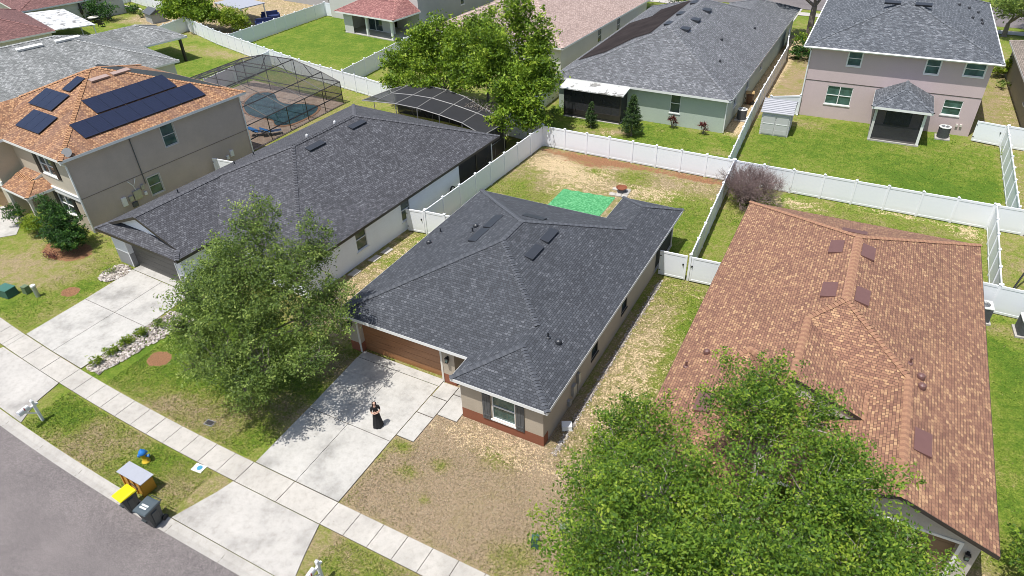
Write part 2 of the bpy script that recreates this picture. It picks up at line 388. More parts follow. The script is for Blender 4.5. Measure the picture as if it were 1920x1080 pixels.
def frame_of(p0, p1):
    d = Vector((p1[0]-p0[0], p1[1]-p0[1])); L = d.length; d.normalize()
    return ((p0[0], p0[1]), (d.x, d.y), (d.y, -d.x)), L
def wall_run(mb, p0, p1, h, ops=(), z0=0, depth=.11):
    """vertical wall from p0 to p1, outward to the right of the direction; ops=(u0,u1,z0,z1)"""
    fr, L = frame_of(p0, p1); o, d, n = fr
    P = lambda u, w, z: (o[0]+d[0]*u+n[0]*w, o[1]+d[1]*u+n[1]*w, z)
    us = sorted({0, L, *[q for op in ops for q in op[:2]]}); zs = sorted({z0, h, *[q for op in ops for q in op[2:4]]})
    for i in range(len(us)-1):
        for j in range(len(zs)-1):
            um, zm = (us[i]+us[i+1])/2, (zs[j]+zs[j+1])/2
            if any(a < um < b and c < zm < e for a, b, c, e in ops): continue
            mb.poly([P(us[i],0,zs[j]),P(us[i+1],0,zs[j]),P(us[i+1],0,zs[j+1]),P(us[i],0,zs[j+1])])
    for a, b, c, e in ops:
        mb.poly([P(a,0,c),P(a,0,e),P(a,-depth,e),P(a,-depth,c)]); mb.poly([P(b,0,c),P(b,-depth,c),P(b,-depth,e),P(b,0,e)])
        mb.poly([P(a,0,e),P(b,0,e),P(b,-depth,e),P(a,-depth,e)])
        if c > .2: mb.poly([P(a,0,c),P(a,-depth,c),P(b,-depth,c),P(b,0,c)])
    return fr
def window(parent, fr, u0, u1, z0, z1, cols=1, rail=True, fm=None, gm=None, sill=True, trim=0., name='window', dep=.09):
    fm = fm or M['white']; gm = gm or M['glass']; w = .045
    f = MB(); f.fbox(fr,u0,u0+w,-dep,-.02,z0,z1); f.fbox(fr,u1-w,u1,-dep,-.02,z0,z1); f.fbox(fr,u0+w,u1-w,-dep,-.02,z0,z0+w); f.fbox(fr,u0+w,u1-w,-dep,-.02,z1-w,z1)
    zm = (z0+z1)/2
    for k in range(1, cols):
        u = u0+(u1-u0)*k/cols; f.fbox(fr,u-.035,u+.035,-dep,-.015,z0+w,z1-w)
    if rail:
        for k in range(cols):
            a = u0+(u1-u0)*k/cols+.045; b = u0+(u1-u0)*(k+1)/cols-.045
            f.fbox(fr,a,b,-dep,-.03,zm-.025,zm+.025)
    if trim:
        f.fbox(fr,u0-trim,u0,.004,.03,z0-trim,z1+trim); f.fbox(fr,u1,u1+trim,.004,.03,z0-trim,z1+trim)
        f.fbox(fr,u0,u1,.004,.03,z1,z1+trim); f.fbox(fr,u0,u1,.004,.03,z0-trim,z0)
    wo = f.build(name, fm, parent)
    for k in range(cols):
        a = u0+(u1-u0)*k/cols; b = u0+(u1-u0)*(k+1)/cols
        g = MB(); g.fbox(fr,a+.03,b-.03,-dep-.02,-dep+.012,z0+.03,z1-.03); g.build('pane', gm, wo)
    if sill:
        sl = MB(); sl.fbox(fr,u0-.06,u1+.06,.004,.05,z0-.09,z0-.005); sl.build('sill', fm, wo)
    return wo
def vent_box(parent, c, d, L, W, mat, pitch_dir, p=.39, h=.09, name='roof_vent'):
    """low off-ridge vent lying on a roof plane: c centre on plane, d along the slope contour, pitch_dir = downhill xy"""
    dn = Vector((pitch_dir[0], pitch_dir[1], -p)).normalized(); a = Vector((d[0], d[1], 0)).normalized(); n = a.cross(dn)
    if n.z < 0: n = -n
    c = Vector(c); mb = MB()
    A = c-a*L/2-dn*W/2; B = c+a*L/2-dn*W/2; Cc = c+a*L/2+dn*W/2; D = c-a*L/2+dn*W/2
    hi = n*h; lo = n*.02
    mb.add([A,B,Cc,D,A+lo,B+lo,Cc+hi,D+hi], [(0,3,2,1),(4,5,6,7),(0,1,5,4),(1,2,6,5),(2,3,7,6),(3,0,4,7)])
    return mb.build(name, mat, parent)
def pipe_vent(parent, x, y, z, mat, r=.05, h=.3, name='vent_pipe'):
    mb = MB(); mb.lathe([(r*2.6, z-.03), (r*2.4, z+.03), (r, z+.06), (r, z+h)], x, y, 10); return mb.build(name, mat, parent)
def goose_vent(parent, x, y, z, mat, s=.16):
    mb = MB(); mb.lathe([(s, z-.03), (s, z+.1), (s*.85, z+.17), (s*.4, z+.22), (.01, z+.23)], x, y, 12); return mb.build('roof_cap_vent', mat, parent)
def sconce(parent, fr, u, z, n='wall_lamp'):
    mb = MB(); mb.fbox(fr,u-.05,u+.05,.004,.03,z-.12,z+.12); mb.fbox(fr,u-.03,u+.03,.03,.13,z+.08,z+.12)
    mb.fbox(fr,u-.09,u+.09,.05,.21,z+.04,z+.08); mb.fbox(fr,u-.075,u+.075,.06,.2,z-.2,z-.17)
    for a in (-.07,.06):
        for b in (.06,.185): mb.fbox(fr,u+a,u+a+.012,b,b+.012,z-.17,z+.04)
    o = mb.build(n, M['black'], parent)
    g = MB(); g.fbox(fr,u-.055,u+.055,.075,.182,z-.165,z+.035); g.build('lamp_glass', M['glass2'], o)
    return o

def wing_roof(x0, x1, y0, y1, z, p, front=None, back=None):
    """hip roof (width <= depth), with an optional hipped wing (side, width, reach) at the front and back"""
    h = (x1-x0)/2; xm = (x0+x1)/2; a = (xm, y0+h, z+h*p); b = (xm, y1-h, z+h*p)
    Rr = [[], [b, a], []]; Ll = [[], [a, b], []]; ex = []
    Rs, Re, Ls, Le = [(x1,y0,z)], [(x1,y1,z)], [(x0,y0,z)], [(x0,y1,z)]
    Rt, Lt = [b, a], [a, b]
    F = [(x0,y0,z),(x1,y0,z),a]; B = [(x1,y1,z),(x0,y1,z),b]
    for which, w in (('f', front), ('b', back)):
        if not w: continue
        side, wd, ext = w; hw = wd/2; zz = z+hw*p; s = 1 if which == 'f' else -1
        ye = y0 if which == 'f' else y1; yf = ye-s*ext
        xe = x1 if side == 'R' else x0; k = -1 if side == 'R' else 1
        rx = xe+k*hw; xi = xe+k*wd; fp = (rx, yf+s*hw, zz); fb = (rx, ye+s*hw, zz)
        ex += [[(xi,ye,z),(xi,yf,z),fp,fb], [(xi,yf,z),(xe,yf,z),fp]]
        top = a if which == 'f' else b; other = x0 if side == 'R' else x1
        poly = [(other,ye,z),(xi,ye,z),fb,top]
        if which == 'f': F = poly
        else: B = poly
        if side == 'R':
            if which == 'f': Rs = [(x1,yf,z)]; Rt = Rt+[fb, fp]
            else: Re = [(x1,yf,z)]; Rt = [fp, fb]+Rt
        else:
            if which == 'f': Ls = [(x0,yf,z)]; Lt = [fp, fb]+Lt
            else: Le = [(x0,yf,z)]; Lt = Lt+[fb, fp]
    return [F, B, Rs+Re+Rt, Le+Ls+Lt]+ex

# ------------------------------------------------------------------ ground, street
def sb(x):            # the street bends away towards the left
    return .0026*max(0, -11-x)**2
def strip(name, xs, offs, zs, mat, kind='structure', label=None, cat=None):
    mb = MB(); n = len(offs)
    vs = [(x, o+sb(x), z) for x in xs for o, z in zip(offs, zs)]
    fs = [(i*n+j, (i+1)*n+j, (i+1)*n+j+1, i*n+j+1) for i in range(len(xs)-1) for j in range(n-1)]
    mb.add(vs, fs); o = mb.build(name, mat); tag(o, kind=kind); return o
XS = list(np.arange(-80, 60.1, 1.0))
g = MB(); g.box(-400, 400, -300, 500, -1.2, -.12); tag(g.build('ground', M['base']), kind='structure')
strip('road', XS, [-24, -17, -11.0], [-.02, .03, -.022], M['asphalt'])
strip('curb', XS, [-11.04, -10.86, -10.80, -10.74, -10.58, -10.46, -10.45], [-.016, -.03, -.042, -.035, .02, .034, -.1], M['curb'])
jb = MB()
for x in np.arange(-79, 59, 3.05):
    y = sb(x); jb.add([(x,-11.04+y,-.013),(x+.02,-11.04+y,-.013),(x+.02,-10.8+y,-.038),(x,-10.8+y,-.038),(x+.02,-10.46+y,.037),(x,-10.46+y,.037)], [(0,1,2,3),(3,2,4,5)])
tag(jb.build('curb_joints', M['joint']), kind='structure')

def slabs(name, polys, mat, z=.035, under=True):
    """concrete slabs with open joints; polys are the single slabs"""
    mb = MB(); un = MB()
    for q in polys:
        c = np.mean(np.array(q), 0); q2 = []
        for p in q:
            v = np.array(p)-c; L = np.linalg.norm(v); q2.append(tuple(c+v*(1-.016/L*1.3)))
        dz = random.uniform(-.003, .003)
        mb.prism(q2, -.05, z+dz)
    o = mb.build(name, mat); tag(o, kind='structure')
    un = MB()
    for q in polys: un.prism(q, -.06, z-.022)
    tag(un.build(name+'_joints', M['joint']), kind='structure'); return o
def cpoly(pts): return [(x, y+sb(x)) for x, y in pts]
sw = []; x = -79.6
while x < 55:
    nx = x+1.2
    if x < -30 and nx > -30: nx = -30.0
    if -30.1 < x < -24.4: nx = {True: x+1.86}[True]
    if x < -11.25 < nx: nx = -11.25
    if -11.26 < x < -6.4: nx = x+2.43
    if abs(nx+24.4) < .5: nx = -24.4
    if abs(nx+6.38) < .5: nx = -6.38
    sw.append(cpoly([(x,-7.85),(nx,-7.85),(nx,-6.66),(x,-6.66)])); x = nx
slabs('sidewalk', sw, M['walkc'])
slabs('driveway', [[(-11.2,-6.64),(-8.8,-6.64),(-8.93,-2.9),(-11.36,-2.9)],[(-8.8,-6.64),(-6.4,-6.64),(-6.46,-2.9),(-8.93,-2.9)],
    [(-11.36,-2.9),(-8.93,-2.9),(-9.05,1.18),(-11.6,1.18)],[(-8.93,-2.9),(-6.46,-2.9),(-6.46,1.18),(-9.05,1.18)],
    [(-11.6,1.2),(-6.42,1.2),(-6.42,1.72),(-11.6,1.72)]], M['conc'])
slabs('driveway_apron', [[(-11.3,-7.87),(-6.37,-7.87),(-5.95,-9.2),(-5.5,-10.44),(-12.2,-10.43),(-11.5,-8.6)]], M['conc2'])
slabs('front_walk', [[(-6.43,-2.45),(-5.47,-2.45),(-5.47,-.8),(-6.43,-.8)],[(-6.43,-.78),(-5.47,-.78),(-5.47,.45),(-6.43,.45)],[(-6.40,.47),(-5.47,.47),(-5.47,1.55),(-6.40,1.55)],
    [(-5.45,-.5),(-4.34,-.5),(-4.34,1.0),(-5.45,1.0)],[(-5.45,1.02),(-4.34,1.02),(-4.34,3.9),(-5.45,3.9)]], M['conc'], .045)
slabs('neighbour_driveway', [[(-30.05,-5.68),(-27.2,-5.95),(-27.2,-2.05),(-30.1,-1.95)],[(-27.2,-5.95),(-24.4,-6.15),(-24.35,-2.15),(-27.2,-2.05)],
    [(-30.1,-1.95),(-27.2,-2.05),(-27.3,1.4),(-30.25,1.55)],[(-27.2,-2.05),(-24.35,-2.15),(-24.5,1.3),(-27.3,1.4)],[(-30.3,1.58),(-24.5,1.33),(-24.45,1.95),(-30.25,2.1)]], M['conc'])
slabs('neighbour_driveway_apron', [[(-30.1,-6.95),(-24.4,-7.4),(-24.1,-8.8),(-23.4,-10.02),(-31.2,-9.42),(-30.4,-8.2)]], M['conc2'])
slabs('side_walk', [[(-47.5,2.6),(-44.6,1.1),(-43.0,-.3),(-41.9,.9),(-43.6,2.4),(-46.5,4.2)]], M['conc'])
slabs('brown_house_driveway', [[(10.6,-6.64),(13.1,-6.64),(13.1,.6),(10.6,.6)],[(13.1,-6.64),(15.7,-6.64),(15.7,.6),(13.1,.6)]], M['conc'])
slabs('brown_house_apron', [[(10.6,-7.87),(15.7,-7.87),(16.5,-10.44),(9.8,-10.44)]], M['conc2'])
# far street behind the houses
def quad(name, pts, z, mat): mb = MB(); mb.poly([(x,y,z) for x,y in pts]); return tag(mb.build(name, mat), kind='structure')
quad('far_road', [(-90,86),(80,82.2),(80,92.2),(-90,96)], .03, M['asphalt'])
quad('far_pavement', [(-90,82.4),(80,78.9),(80,80.6),(-90,84.1)], .05, M['walkc'])
quad('far_driveway', [(-7.5,72),(-2.5,72),(-2.5,84),(-7.5,84)], .04, M['conc'])

def smooth_box(X, Y, x0, x1, y0, y1, s=.5):
    f = lambda t: 1/(1+np.exp(-np.clip(t, -30, 30)))
    return f((X-x0)/s)*f((x1-X)/s)*f((Y-y0)/s)*f((y1-Y)/s)
def blob(X, Y, x, y, rx, ry, s=.25):
    d = np.sqrt(((X-x)/rx)**2+((Y-y)/ry)**2); return 1/(1+np.exp(np.clip((d-1)/s, -30, 30)))
def cover_field(X, Y):
    dry = np.full(X.shape, .45); sand = np.full(X.shape, .0); mul = np.zeros(X.shape)
    def setv(A, m, v): A[:] = A*(1-m)+v*m
    # main lot front
    m = smooth_box(X, Y, -6.2, 3.6, -6.7, 3, .3); setv(dry, m, 1.08)
    for (x, y, r) in ((-4.8,-4.0,.7),(-3.6,-3.0,.6),(-5.7,-2.9,.5),(-1.5,-1.5,1.1),(1.5,-5.5,1.2),(-3.2,-4.9,.35)): dry -= .62*blob(X, Y, x, y, r*.8, r*.6, .35)
    m = blob(X, Y, -1.6, -.9, 3.9, 1.0, .25); setv(sand, m, .62)
    m = smooth_box(X, Y, -6, 4, -12, -7.9, .2); setv(dry, m, .78)
    for (x, y, r) in ((-5.0,-9.3,.7),(-3.2,-8.7,1.0),(-4.2,-10,.6)): dry -= .35*blob(X, Y, x, y, r, r, .35)
    # front of brown house
    m = smooth_box(X, Y, 3.4, 10.5, -6.7, 4, .4); setv(dry, m, .5); setv(sand, m, .2)
    m = smooth_box(X, Y, 16.5, 30, -12, 9, .4); setv(dry, m, .7)
    # verge between the drives
    m = smooth_box(X, Y, -24, -11.5, -12, -7.6, .3); setv(dry, m, .32)
    for (x, y, r, k) in ((-21.5,-8.9,1.2,-.3),(-16,-8.6,1.3,-.25),(-18.7,-9.6,1.6,.36),(-17.2,-8.3,.8,.3),(-21.0,-9.9,1.0,.3),(-13.2,-9.2,1.8,.28),(-19.9,-8.6,.7,.25)): dry += k*blob(X, Y, x, y, r, r*.7, .35)
    # lawn left of the main drive
    m = smooth_box(X, Y, -24, -11.4, -6.7, 2, .3); setv(dry, m, .1)
    for (x, y, r, k) in ((-19,-5.9,1.8,.35),(-15.5,-5.2,1.6,.42),(-12.4,-3.6,1.8,.55),(-12.5,0,1.9,.7),(-14.5,-6.1,1.4,.3),(-17.6,-6.0,1.0,.35)): dry += k*blob(X, Y, x, y, r, r*.6, .35)
    mul += blob(X, Y, -21.25, -3.7, .72, .6, .12)*1.0
    # C house front lawn
    m = smooth_box(X, Y, -60, -30.4, -12, 2, .3); setv(dry, m, .42)
    for (x, y, r, k) in ((-33.5,-.8,2.0,.22),(-37,-1.8,2.2,.3),(-31.4,-1.2,1.2,-.35),(-32.4,-3.5,1.7,-.1),(-35,-4.5,2,-.25),(-31.6,.9,1.0,-.3)): dry += k*blob(X, Y, x, y, r, r*.7, .4)
    mul += blob(X, Y, -31.7, -1.85, .62, .5, .12)*1.0
    m = blob(X, Y, -36.6, 1.2, 2.2, 1.2, .1); mul += m*.9
    # strip between white house and main house
    m = smooth_box(X, Y, -17.6, -12.2, 1.8, 13.4, .3); setv(dry, m, .72); setv(sand, m, .42)
    for (x, y, r, k) in ((-14.6,12.3,1.2,-.45),(-15.6,9.5,.8,-.3),(-14.0,5.5,.7,-.25)): dry += k*blob(X, Y, x, y, r, r, .35)
    # strip between main and brown house
    m = smooth_box(X, Y, .2, 4.6, -1, 15.6, .25); setv(dry, m, .72); setv(sand, m, .40)
    for (x, y, rx, ry, k) in ((3.4,11.5,.8,2.4,-.5),(3.3,7.0,.6,1.6,-.4),(1.6,13.6,1.2,1.6,-.25),(2.9,4,.5,1.2,-.25)): dry += k*blob(X, Y, x, y, rx, ry, .35); sand += .3*k*blob(X, Y, x, y, rx, ry, .35)
    m = blob(X, Y, 2.0, 6.5, 1.3, 3.4, .3); sand += m*.17
    # main backyard
    m = smooth_box(X, Y, -15, 2, 15.7, 30, .25); setv(dry, m, .66); setv(sand, m, .36); mul += .12*m
    for (x, y, rx, ry) in ((-7.5,28.6,2.2,.8),(-11.6,25,1.2,.8),(-3.6,27.6,1.4,.7),(-1.2,28.9,1.6,.6),(-7.2,26.4,1.0,.7),(-13.6,26.3,.7,1.4)): mul += .26*blob(X, Y, x, y, rx, ry, .4); dry += .1*blob(X, Y, x, y, rx, ry, .4)
    for (x, y, rx, ry, k, s) in ((-12.5,19.8,2.4,2.2,-.4,-.4),(-13.0,23.5,1.2,2.0,-.2,-.2),(.4,20,1.4,3.4,-.45,-.42),(-2.5,22.3,1.4,1.4,-.3,-.3),(-5.6,27.3,1.4,1.1,-.3,-.3),(-.6,24.5,2.0,1.6,-.3,-.25),(-9.0,27.2,.7,.5,-.3,-.3),(-13.5,28.8,1.2,1.2,.2,-.1)):
        k2 = blob(X, Y, x, y, rx, ry, .35); dry += k*k2; sand += s*k2
    for (x, y, rx, ry) in ((-9.8,26.4,2.6,2.4),(-12.6,27.2,1.4,1.2),(-3.2,25.3,1.6,1.1)): sand += .34*blob(X, Y, x, y, rx, ry, .35)
    m = smooth_box(X, Y, -14.6, 1.2, 28.8, 30, .12)+blob(X, Y, -10.5, 28.3, 2.4, .9, .3); mul += .42*m
    # brown lot back and side
    m = smooth_box(X, Y, 1.6, 18, 15.8, 29.9, .2); setv(dry, m, .36)
    m = blob(X, Y, 5.8, 28.2, 2.2, .9, .3)+blob(X, Y, 16.8, 28.8, 1.1, 1.0, .3)+blob(X, Y, 12.5, 29.4, 3, .35, .3); sand += .62*m
    m = smooth_box(X, Y, 16.9, 40, 2, 19.7, .3); setv(dry, m, .14)
    m = smooth_box(X, Y, 16.6, 17.8, -3, 15, .2); dry += .25*m; sand += .38*m
    m = blob(X, Y, 18.6, 18.3, 1.2, .7, .3); dry += .4*m
    m = smooth_box(X, Y, 18.1, 40, 19.8, 29.8, .2); setv(dry, m, .5)
    # purple lot
    m = smooth_box(X, Y, .4, 19, 30, 46, .2); setv(dry, m, .22)
    for (x, y, r, k) in ((14,35,3,-.25),(17,32.5,2.5,-.22),(8,38.5,3.4,-.12),(4,44,1.6,.35),(7.6,33.5,3,.12),(16.6,42.6,1.2,.35),(17.5,36,2.5,-.15)): dry += k*blob(X, Y, x, y, r, r*.6, .4)
    m = smooth_box(X, Y, .3, 3.2, 45, 72, .2); setv(dry, m, .7); sand += .2*m
    m = smooth_box(X, Y, 17, 22, 45, 70, .3); setv(dry, m, .62); m = smooth_box(X, Y, 19.3, 20.6, 45, 60, .3); sand += .45*m
    m = smooth_box(X, Y, 19.2, 40, 30, 44, .3); setv(dry, m, .5); sand += .25*m
    # green lot
    m = smooth_box(X, Y, -17.8, .2, 30.2, 39, .2); setv(dry, m, .17)
    for (x, y, r, k) in ((-12.8,34.6,1.8,.3),(-9.8,35.2,1.1,.5),(-3.4,37,1.4,.2),(-1.5,34.5,.9,.35)): dry += k*blob(X, Y, x, y, r, r*.6, .35)
    sand += .5*blob(X, Y, -10.6, 34.8, .9, .9, .35)
    m = smooth_box(X, Y, -1.8, .2, 39, 70, .15); setv(sand, m, .75); setv(dry, m, .85)
    # yards behind the left houses
    m = smooth_box(X, Y, -63, -40, 36, 60, .4); setv(dry, m, .12); dry += .22*blob(X, Y, -50, 40, 8, 2, .4)
    m = smooth_box(X, Y, -76, -50, 26, 42, .4); setv(dry, m, .2); m = blob(X, Y, -62, 38.5, 8, 1.4, .3); dry += .45*m; sand += .2*m
    m = smooth_box(X, Y, -37, -15, 26, 34, .4); setv(dry, m, .45)
    m = smooth_box(X, Y, -100, -76, 34, 55, .4); setv(dry, m, .25)
    m = smooth_box(X, Y, -90, -63, 44, 70, .5); setv(dry, m, .8); sand += .45*m
    m = smooth_box(X, Y, -200, 200, 76, 140, 1); setv(dry, m, .3)
    return dry, sand, mul
def build_lawn():
    xs = np.concatenate([np.arange(-130, -46, 2.), np.arange(-46, 26, .22), np.arange(26, 70, 3.)])
    tt = np.concatenate([np.arange(0, 46, .22), np.arange(46, 135, 2.)])
    Xg, Tg = np.meshgrid(xs, tt, indexing='ij'); S = np.vectorize(sb)(np.maximum(Xg, -46))
    Yg = Tg-10.45+S
    X, Y = Xg, Yg
    dry, sand, mul = cover_field(X, Y)
    n1, n2 = X.shape; me = bpy.data.meshes.new('lawn'); me.vertices.add(n1*n2)
    Z = .012*np.sin(X*.7)*np.cos(Y*.6)-.006
    me.vertices.foreach_set('co', np.stack([X, Y, Z], -1).reshape(-1))
    i, j = np.meshgrid(np.arange(n1-1), np.arange(n2-1), indexing='ij'); a = (i*n2+j).reshape(-1)
    q = np.stack([a, a+n2, a+n2+1, a+1], -1).reshape(-1).astype(np.int32); nf = len(a)
    me.loops.add(nf*4); me.loops.foreach_set('vertex_index', q)
    me.polygons.add(nf); me.polygons.foreach_set('loop_start', np.arange(0, nf*4, 4, dtype=np.int32)); me.polygons.foreach_set('loop_total', np.full(nf, 4, np.int32))
    me.update(); me.validate()
    ca = me.color_attributes.new('cover', 'FLOAT_COLOR', 'POINT')
    ca.data.foreach_set('color', np.stack([np.clip(dry, 0, 1), np.clip(sand, 0, 1), np.clip(mul, 0, 1), np.ones_like(dry)], -1).reshape(-1).astype(np.float32))
    me.materials.append(M['lawn']); o = bpy.data.objects.new('lawn', me); col.objects.link(o); tag(o, kind='structure')
build_lawn()

# ------------------------------------------------------------------ main house
M['main_wall'] = stucco('taupe_stucco', (.47, .40, .31), [(.62, (.27, .095, .05))])
M['main_side'] = stucco('taupe_side_stucco', (.47, .40, .33), (), .08)
M['white_wall'] = stucco('white_stucco', (.90, .92, .95), (), .05)
M['white_front'] = stucco('white_grey_stucco', (.72, .73, .74), [(1.0, (.27, .27, .27))], .05)
M['tan_wall'] = stucco('tan_stucco', (.52, .43, .38), (), .1)
M['cream_wall'] = stucco('cream_stucco', (.52, .46, .36), (), .06)
M['brown_front'] = stucco('brown_house_stucco', (.52, .48, .43), (), .06)
M['green_wall'] = stucco('sage_stucco', (.44, .50, .43), (), .06)
M['purple_wall'] = stucco('mauve_stucco', (.58, .46, .455), (), .05)
M['grey_wall'] = stucco('grey_stucco', (.40, .40, .40), (), .06)
M['lgrey_wall'] = stucco('pale_stucco', (.60, .58, .55), (), .06)
M['olive_wall'] = stucco('olive_stucco', (.33, .31, .26), (), .06)
def wood_mat(name, c, s=1.):
    m, n, l, b = new_mat(name); tc = n.new('ShaderNodeTexCoord'); mp = n.new('ShaderNodeMapping'); mp.inputs['Scale'].default_value = (1.2, 20, 20); l.new(tc.outputs['Object'], mp.inputs[0])
    f = noise(n, l, 1.4*s, 6, .7, vec=mp.outputs[0]); r = ramp(n, [(.25, tuple(x*.62 for x in c)), (.75, tuple(x*1.25 for x in c))]); l.new(f, r.inputs[0])
    l.new(r.outputs[0], b.inputs['Base Color']); b.inputs['Roughness'].default_value = .5; return m
M['gdoor'] = wood_mat('wood_look_door', (.33, .15, .065)); M['gdoor_grey'] = wood_mat('grey_wood_door', (.10, .095, .085)); M['gdoor_brown'] = plain('brown_garage_door', (.22, .14, .08), .6, .1)
M['screen'] = screen_mat('insect_screen', alpha=.62); M['screen_thin'] = screen_mat('thin_insect_screen', (.05, .05, .055), .4); M['screen_dark'] = screen_mat('dark_insect_screen', alpha=.86)

def garage_door(parent, fr, u0, u1, z1, mat, rows=4, dep=.3, seam=.012):
    mb = MB(); h = z1/rows
    for k in range(rows): mb.fbox(fr, u0, u1, -dep-.05, -dep, k*h+seam*.5, (k+1)*h-seam*.5)
    mb.fbox(fr, u0, u1, -dep-.05, -dep-.015, 0, z1)
    return mb.build('garage_door', mat, parent)
def door_trim(parent, fr, u0, u1, z1, mat, w=.11, name='door_trim'):
    mb = MB(); mb.fbox(fr, u0-w, u0, .004, .035, .04, z1+w); mb.fbox(fr, u1, u1+w, .004, .035, .04, z1+w); mb.fbox(fr, u0, u1, .004, .035, z1, z1+w)
    return mb.build(name, mat, parent)
def slab(parent, x0, x1, y0, y1, z=.06): mb = MB(); mb.box(x0, x1, y0, y1, -.1, z); return mb.build('floor_slab', M['conc2'], parent)

H = empty('house', (-6, 7.5, 0), 0, 'single-storey tan house with charcoal hip roof, brown garage door and terracotta wall base', 'house')
def L_(pts, ox=-6, oy=7.5): return [[(x-ox, y-oy, z) for x, y, z in f] for f in pts]
ro = roof(H, L_(wing_roof(-12.65, .35, 1.27, 16.4, 2.6, .39, ('R', 4.95, 1.57), ('R', 3.99, 3.0))), M['sh_main'], M['white'])
ox, oy = -6, 7.5; lp = lambda x, y: (x-ox, y-oy)
w = MB()
frG = wall_run(w, lp(-12.3,1.62), lp(-5.65,1.62), 2.5, [(.72, 5.84, 0, 2.1)], depth=.36)
wall_run(w, lp(-5.65,1.62), lp(-5.65,4.0), 2.6)
frE = wall_run(w, lp(-5.65,4.0), lp(-4.28,4.0), 2.6, [(.3, 1.2, .05, 2.1)])
wall_run(w, lp(-4.28,4.0), lp(-4.28,0), 2.55)
frF = wall_run(w, lp(-4.28,0), lp(0,0), 2.48, [(1.66, 2.86, .62, 2.2)])
w.build('front_wall', M['main_wall'], H); w = MB()
frR = wall_run(w, lp(0,0), lp(0,15.5), 2.55, [(5.5, 6.35, .85, 2.05), (9.7, 10.55, .85, 2.05)])
frB = wall_run(w, lp(0,15.5), lp(-3.25,15.5), 2.6, [(.6, 2.6, .05, 2.1)])
wall_run(w, lp(-3.25,15.5), lp(-3.25,16.05), 2.6)
wall_run(w, lp(-3.25,16.05), lp(-12.3,16.05), 2.55, [(3, 4.4, .9, 2.1)]); frL = wall_run(w, lp(-12.3,16.05), lp(-12.3,1.62), 2.5)
w.build('wall', M['main_side'], H)
b_ = MB(); b_.fbox(frR, 0, .45, .002, .012, 0, .62); b_.build('base_band', plain('terracotta_paint', (.27, .095, .05), .8), H)
garage_door(H, frG, .72, 5.84, 2.1, M['gdoor'], 5, .3); door_trim(H, frG, .72, 5.84, 2.1, M['offwhite'])
window(H, frF, 1.66, 2.86, .62, 2.2, gm=M['glass2'])
for u in (1.18, 2.92):
    s = MB(); s.fbox(frF, u, u+.42, .004, .05, .5, 2.28)
    for k in range(3): s.fbox(frF, u+.05+k*.13, u+.11+k*.13, .05, .062, .58, 2.2)
    for z in (.72, 1.98): s.fbox(frF, u+.02, u+.40, .062, .075, z, z+.1)
    s.build('shutter', M['acgray'], H)
for u in (5.5, 9.7): window(H, frR, u, u+.85, .85, 2.05, fm=M['bronze'])
d = MB(); d.fbox(frE, .3, 1.2, -.1, -.05, .05, 2.1); dd = d.build('front_door', M['gdoor_brown'], H); k = MB(); k.fbox(frE, 1.08, 1.14, -.05, .0, 1.0, 1.08); k.build('handle', M['gal'], dd)
d = MB(); d.fbox(frB, .6, 2.6, -.1, -.06, .05, 2.1); d.build('sliding_door', M['glass'], H)
sconce(H, frG, .28, 1.95); sconce(H, frG, 6.3, 1.75)
# meter boxes and pipes on the shaded side wall
for a, b_, c_, d_ in ((3.0,3.35,.55,1.15),(3.6,3.8,.9,1.5),(2.55,2.75,.3,.6)):
    mb = MB(); mb.fbox(frR, a, b_, .004, .14, c_, d_); mb.fbox(frR, a-.02, b_+.02, .14, .155, c_-.02, d_+.02); mb.build('meter_box', M['gal'], H)
mb = MB(); mb.tube([(.06+6, 3.72-7.5, .1), (.06+6, 3.72-7.5, 2.3)], .03, 6); mb.build('conduit', M['gal'], H)
# lanai: slab, posts, screens, steps
slab(H, -3.3+6, .0+6, 15.5-7.5, 19.1-7.5, .07)
for x, y in ((-.1,19.0),(-3.2,19.0),(-1.65,19.0)):
    p = MB(); p.box(x+6-.06, x+6+.06, y-7.5-.06, y-7.5+.06, .07, 2.5); p.build('porch_post', M['offwhite'] if x > -1 else M['bronze'], H)
s = MB(); s.poly([(-.1+6,8,.1),(-.1+6,11.5,.1),(-.1+6,11.5,2.45),(-.1+6,8,2.45)]); s.poly([(-3.2+6,11.5,.1),(-.1+6,11.5,.1),(-.1+6,11.5,2.45),(-3.2+6,11.5,2.45)]); s.poly([(-3.2+6,8,.1),(-3.2+6,11.5,.1),(-3.2+6,11.5,2.45),(-3.2+6,8,2.45)])
s.build('screen', M['screen_dark'], H)
# roof furniture
M['ventdark'] = plain('black_vent', (.035, .038, .045), .45, .1); M['ventbrown'] = plain('brown_vent', (.15, .075, .065), .5, .06)
zR = lambda x: 2.6+.39*(.35-x); zL = lambda x: 2.6+.39*(x+12.65)
for y in (10.05, 8.2): vent_box(ro, (-4.55-ox, y-oy, zR(-4.55)+.01), (0,1), 1.35, .52, M['ventdark'], (1,0), h=.13)
for y in (10.35, 8.7): vent_box(ro, (-8.2-ox, y-oy, zL(-8.2)+.01), (0,1), 1.5, .52, M['ventdark'], (-1,0), h=.13)
vent_box(ro, (-6.2-ox, 11.55-oy, 2.6+.39*(16.4-11.55)+.01), (1,0), 1.35, .5, M['ventdark'], (0,1))
for x, y in ((-1.45,3.5),): pipe_vent(ro, x-ox, y-oy, zR(x), M['ventdark'])
goose_vent(ro, -.94-ox, 3.56-oy, zR(-.94), M['ventdark']); goose_vent(ro, -9.2-ox, 10.0-oy, zL(-9.2), M['ventdark']); pipe_vent(ro, -9.0-ox, 9.3-oy, zL(-9.0), M['ventdark'])
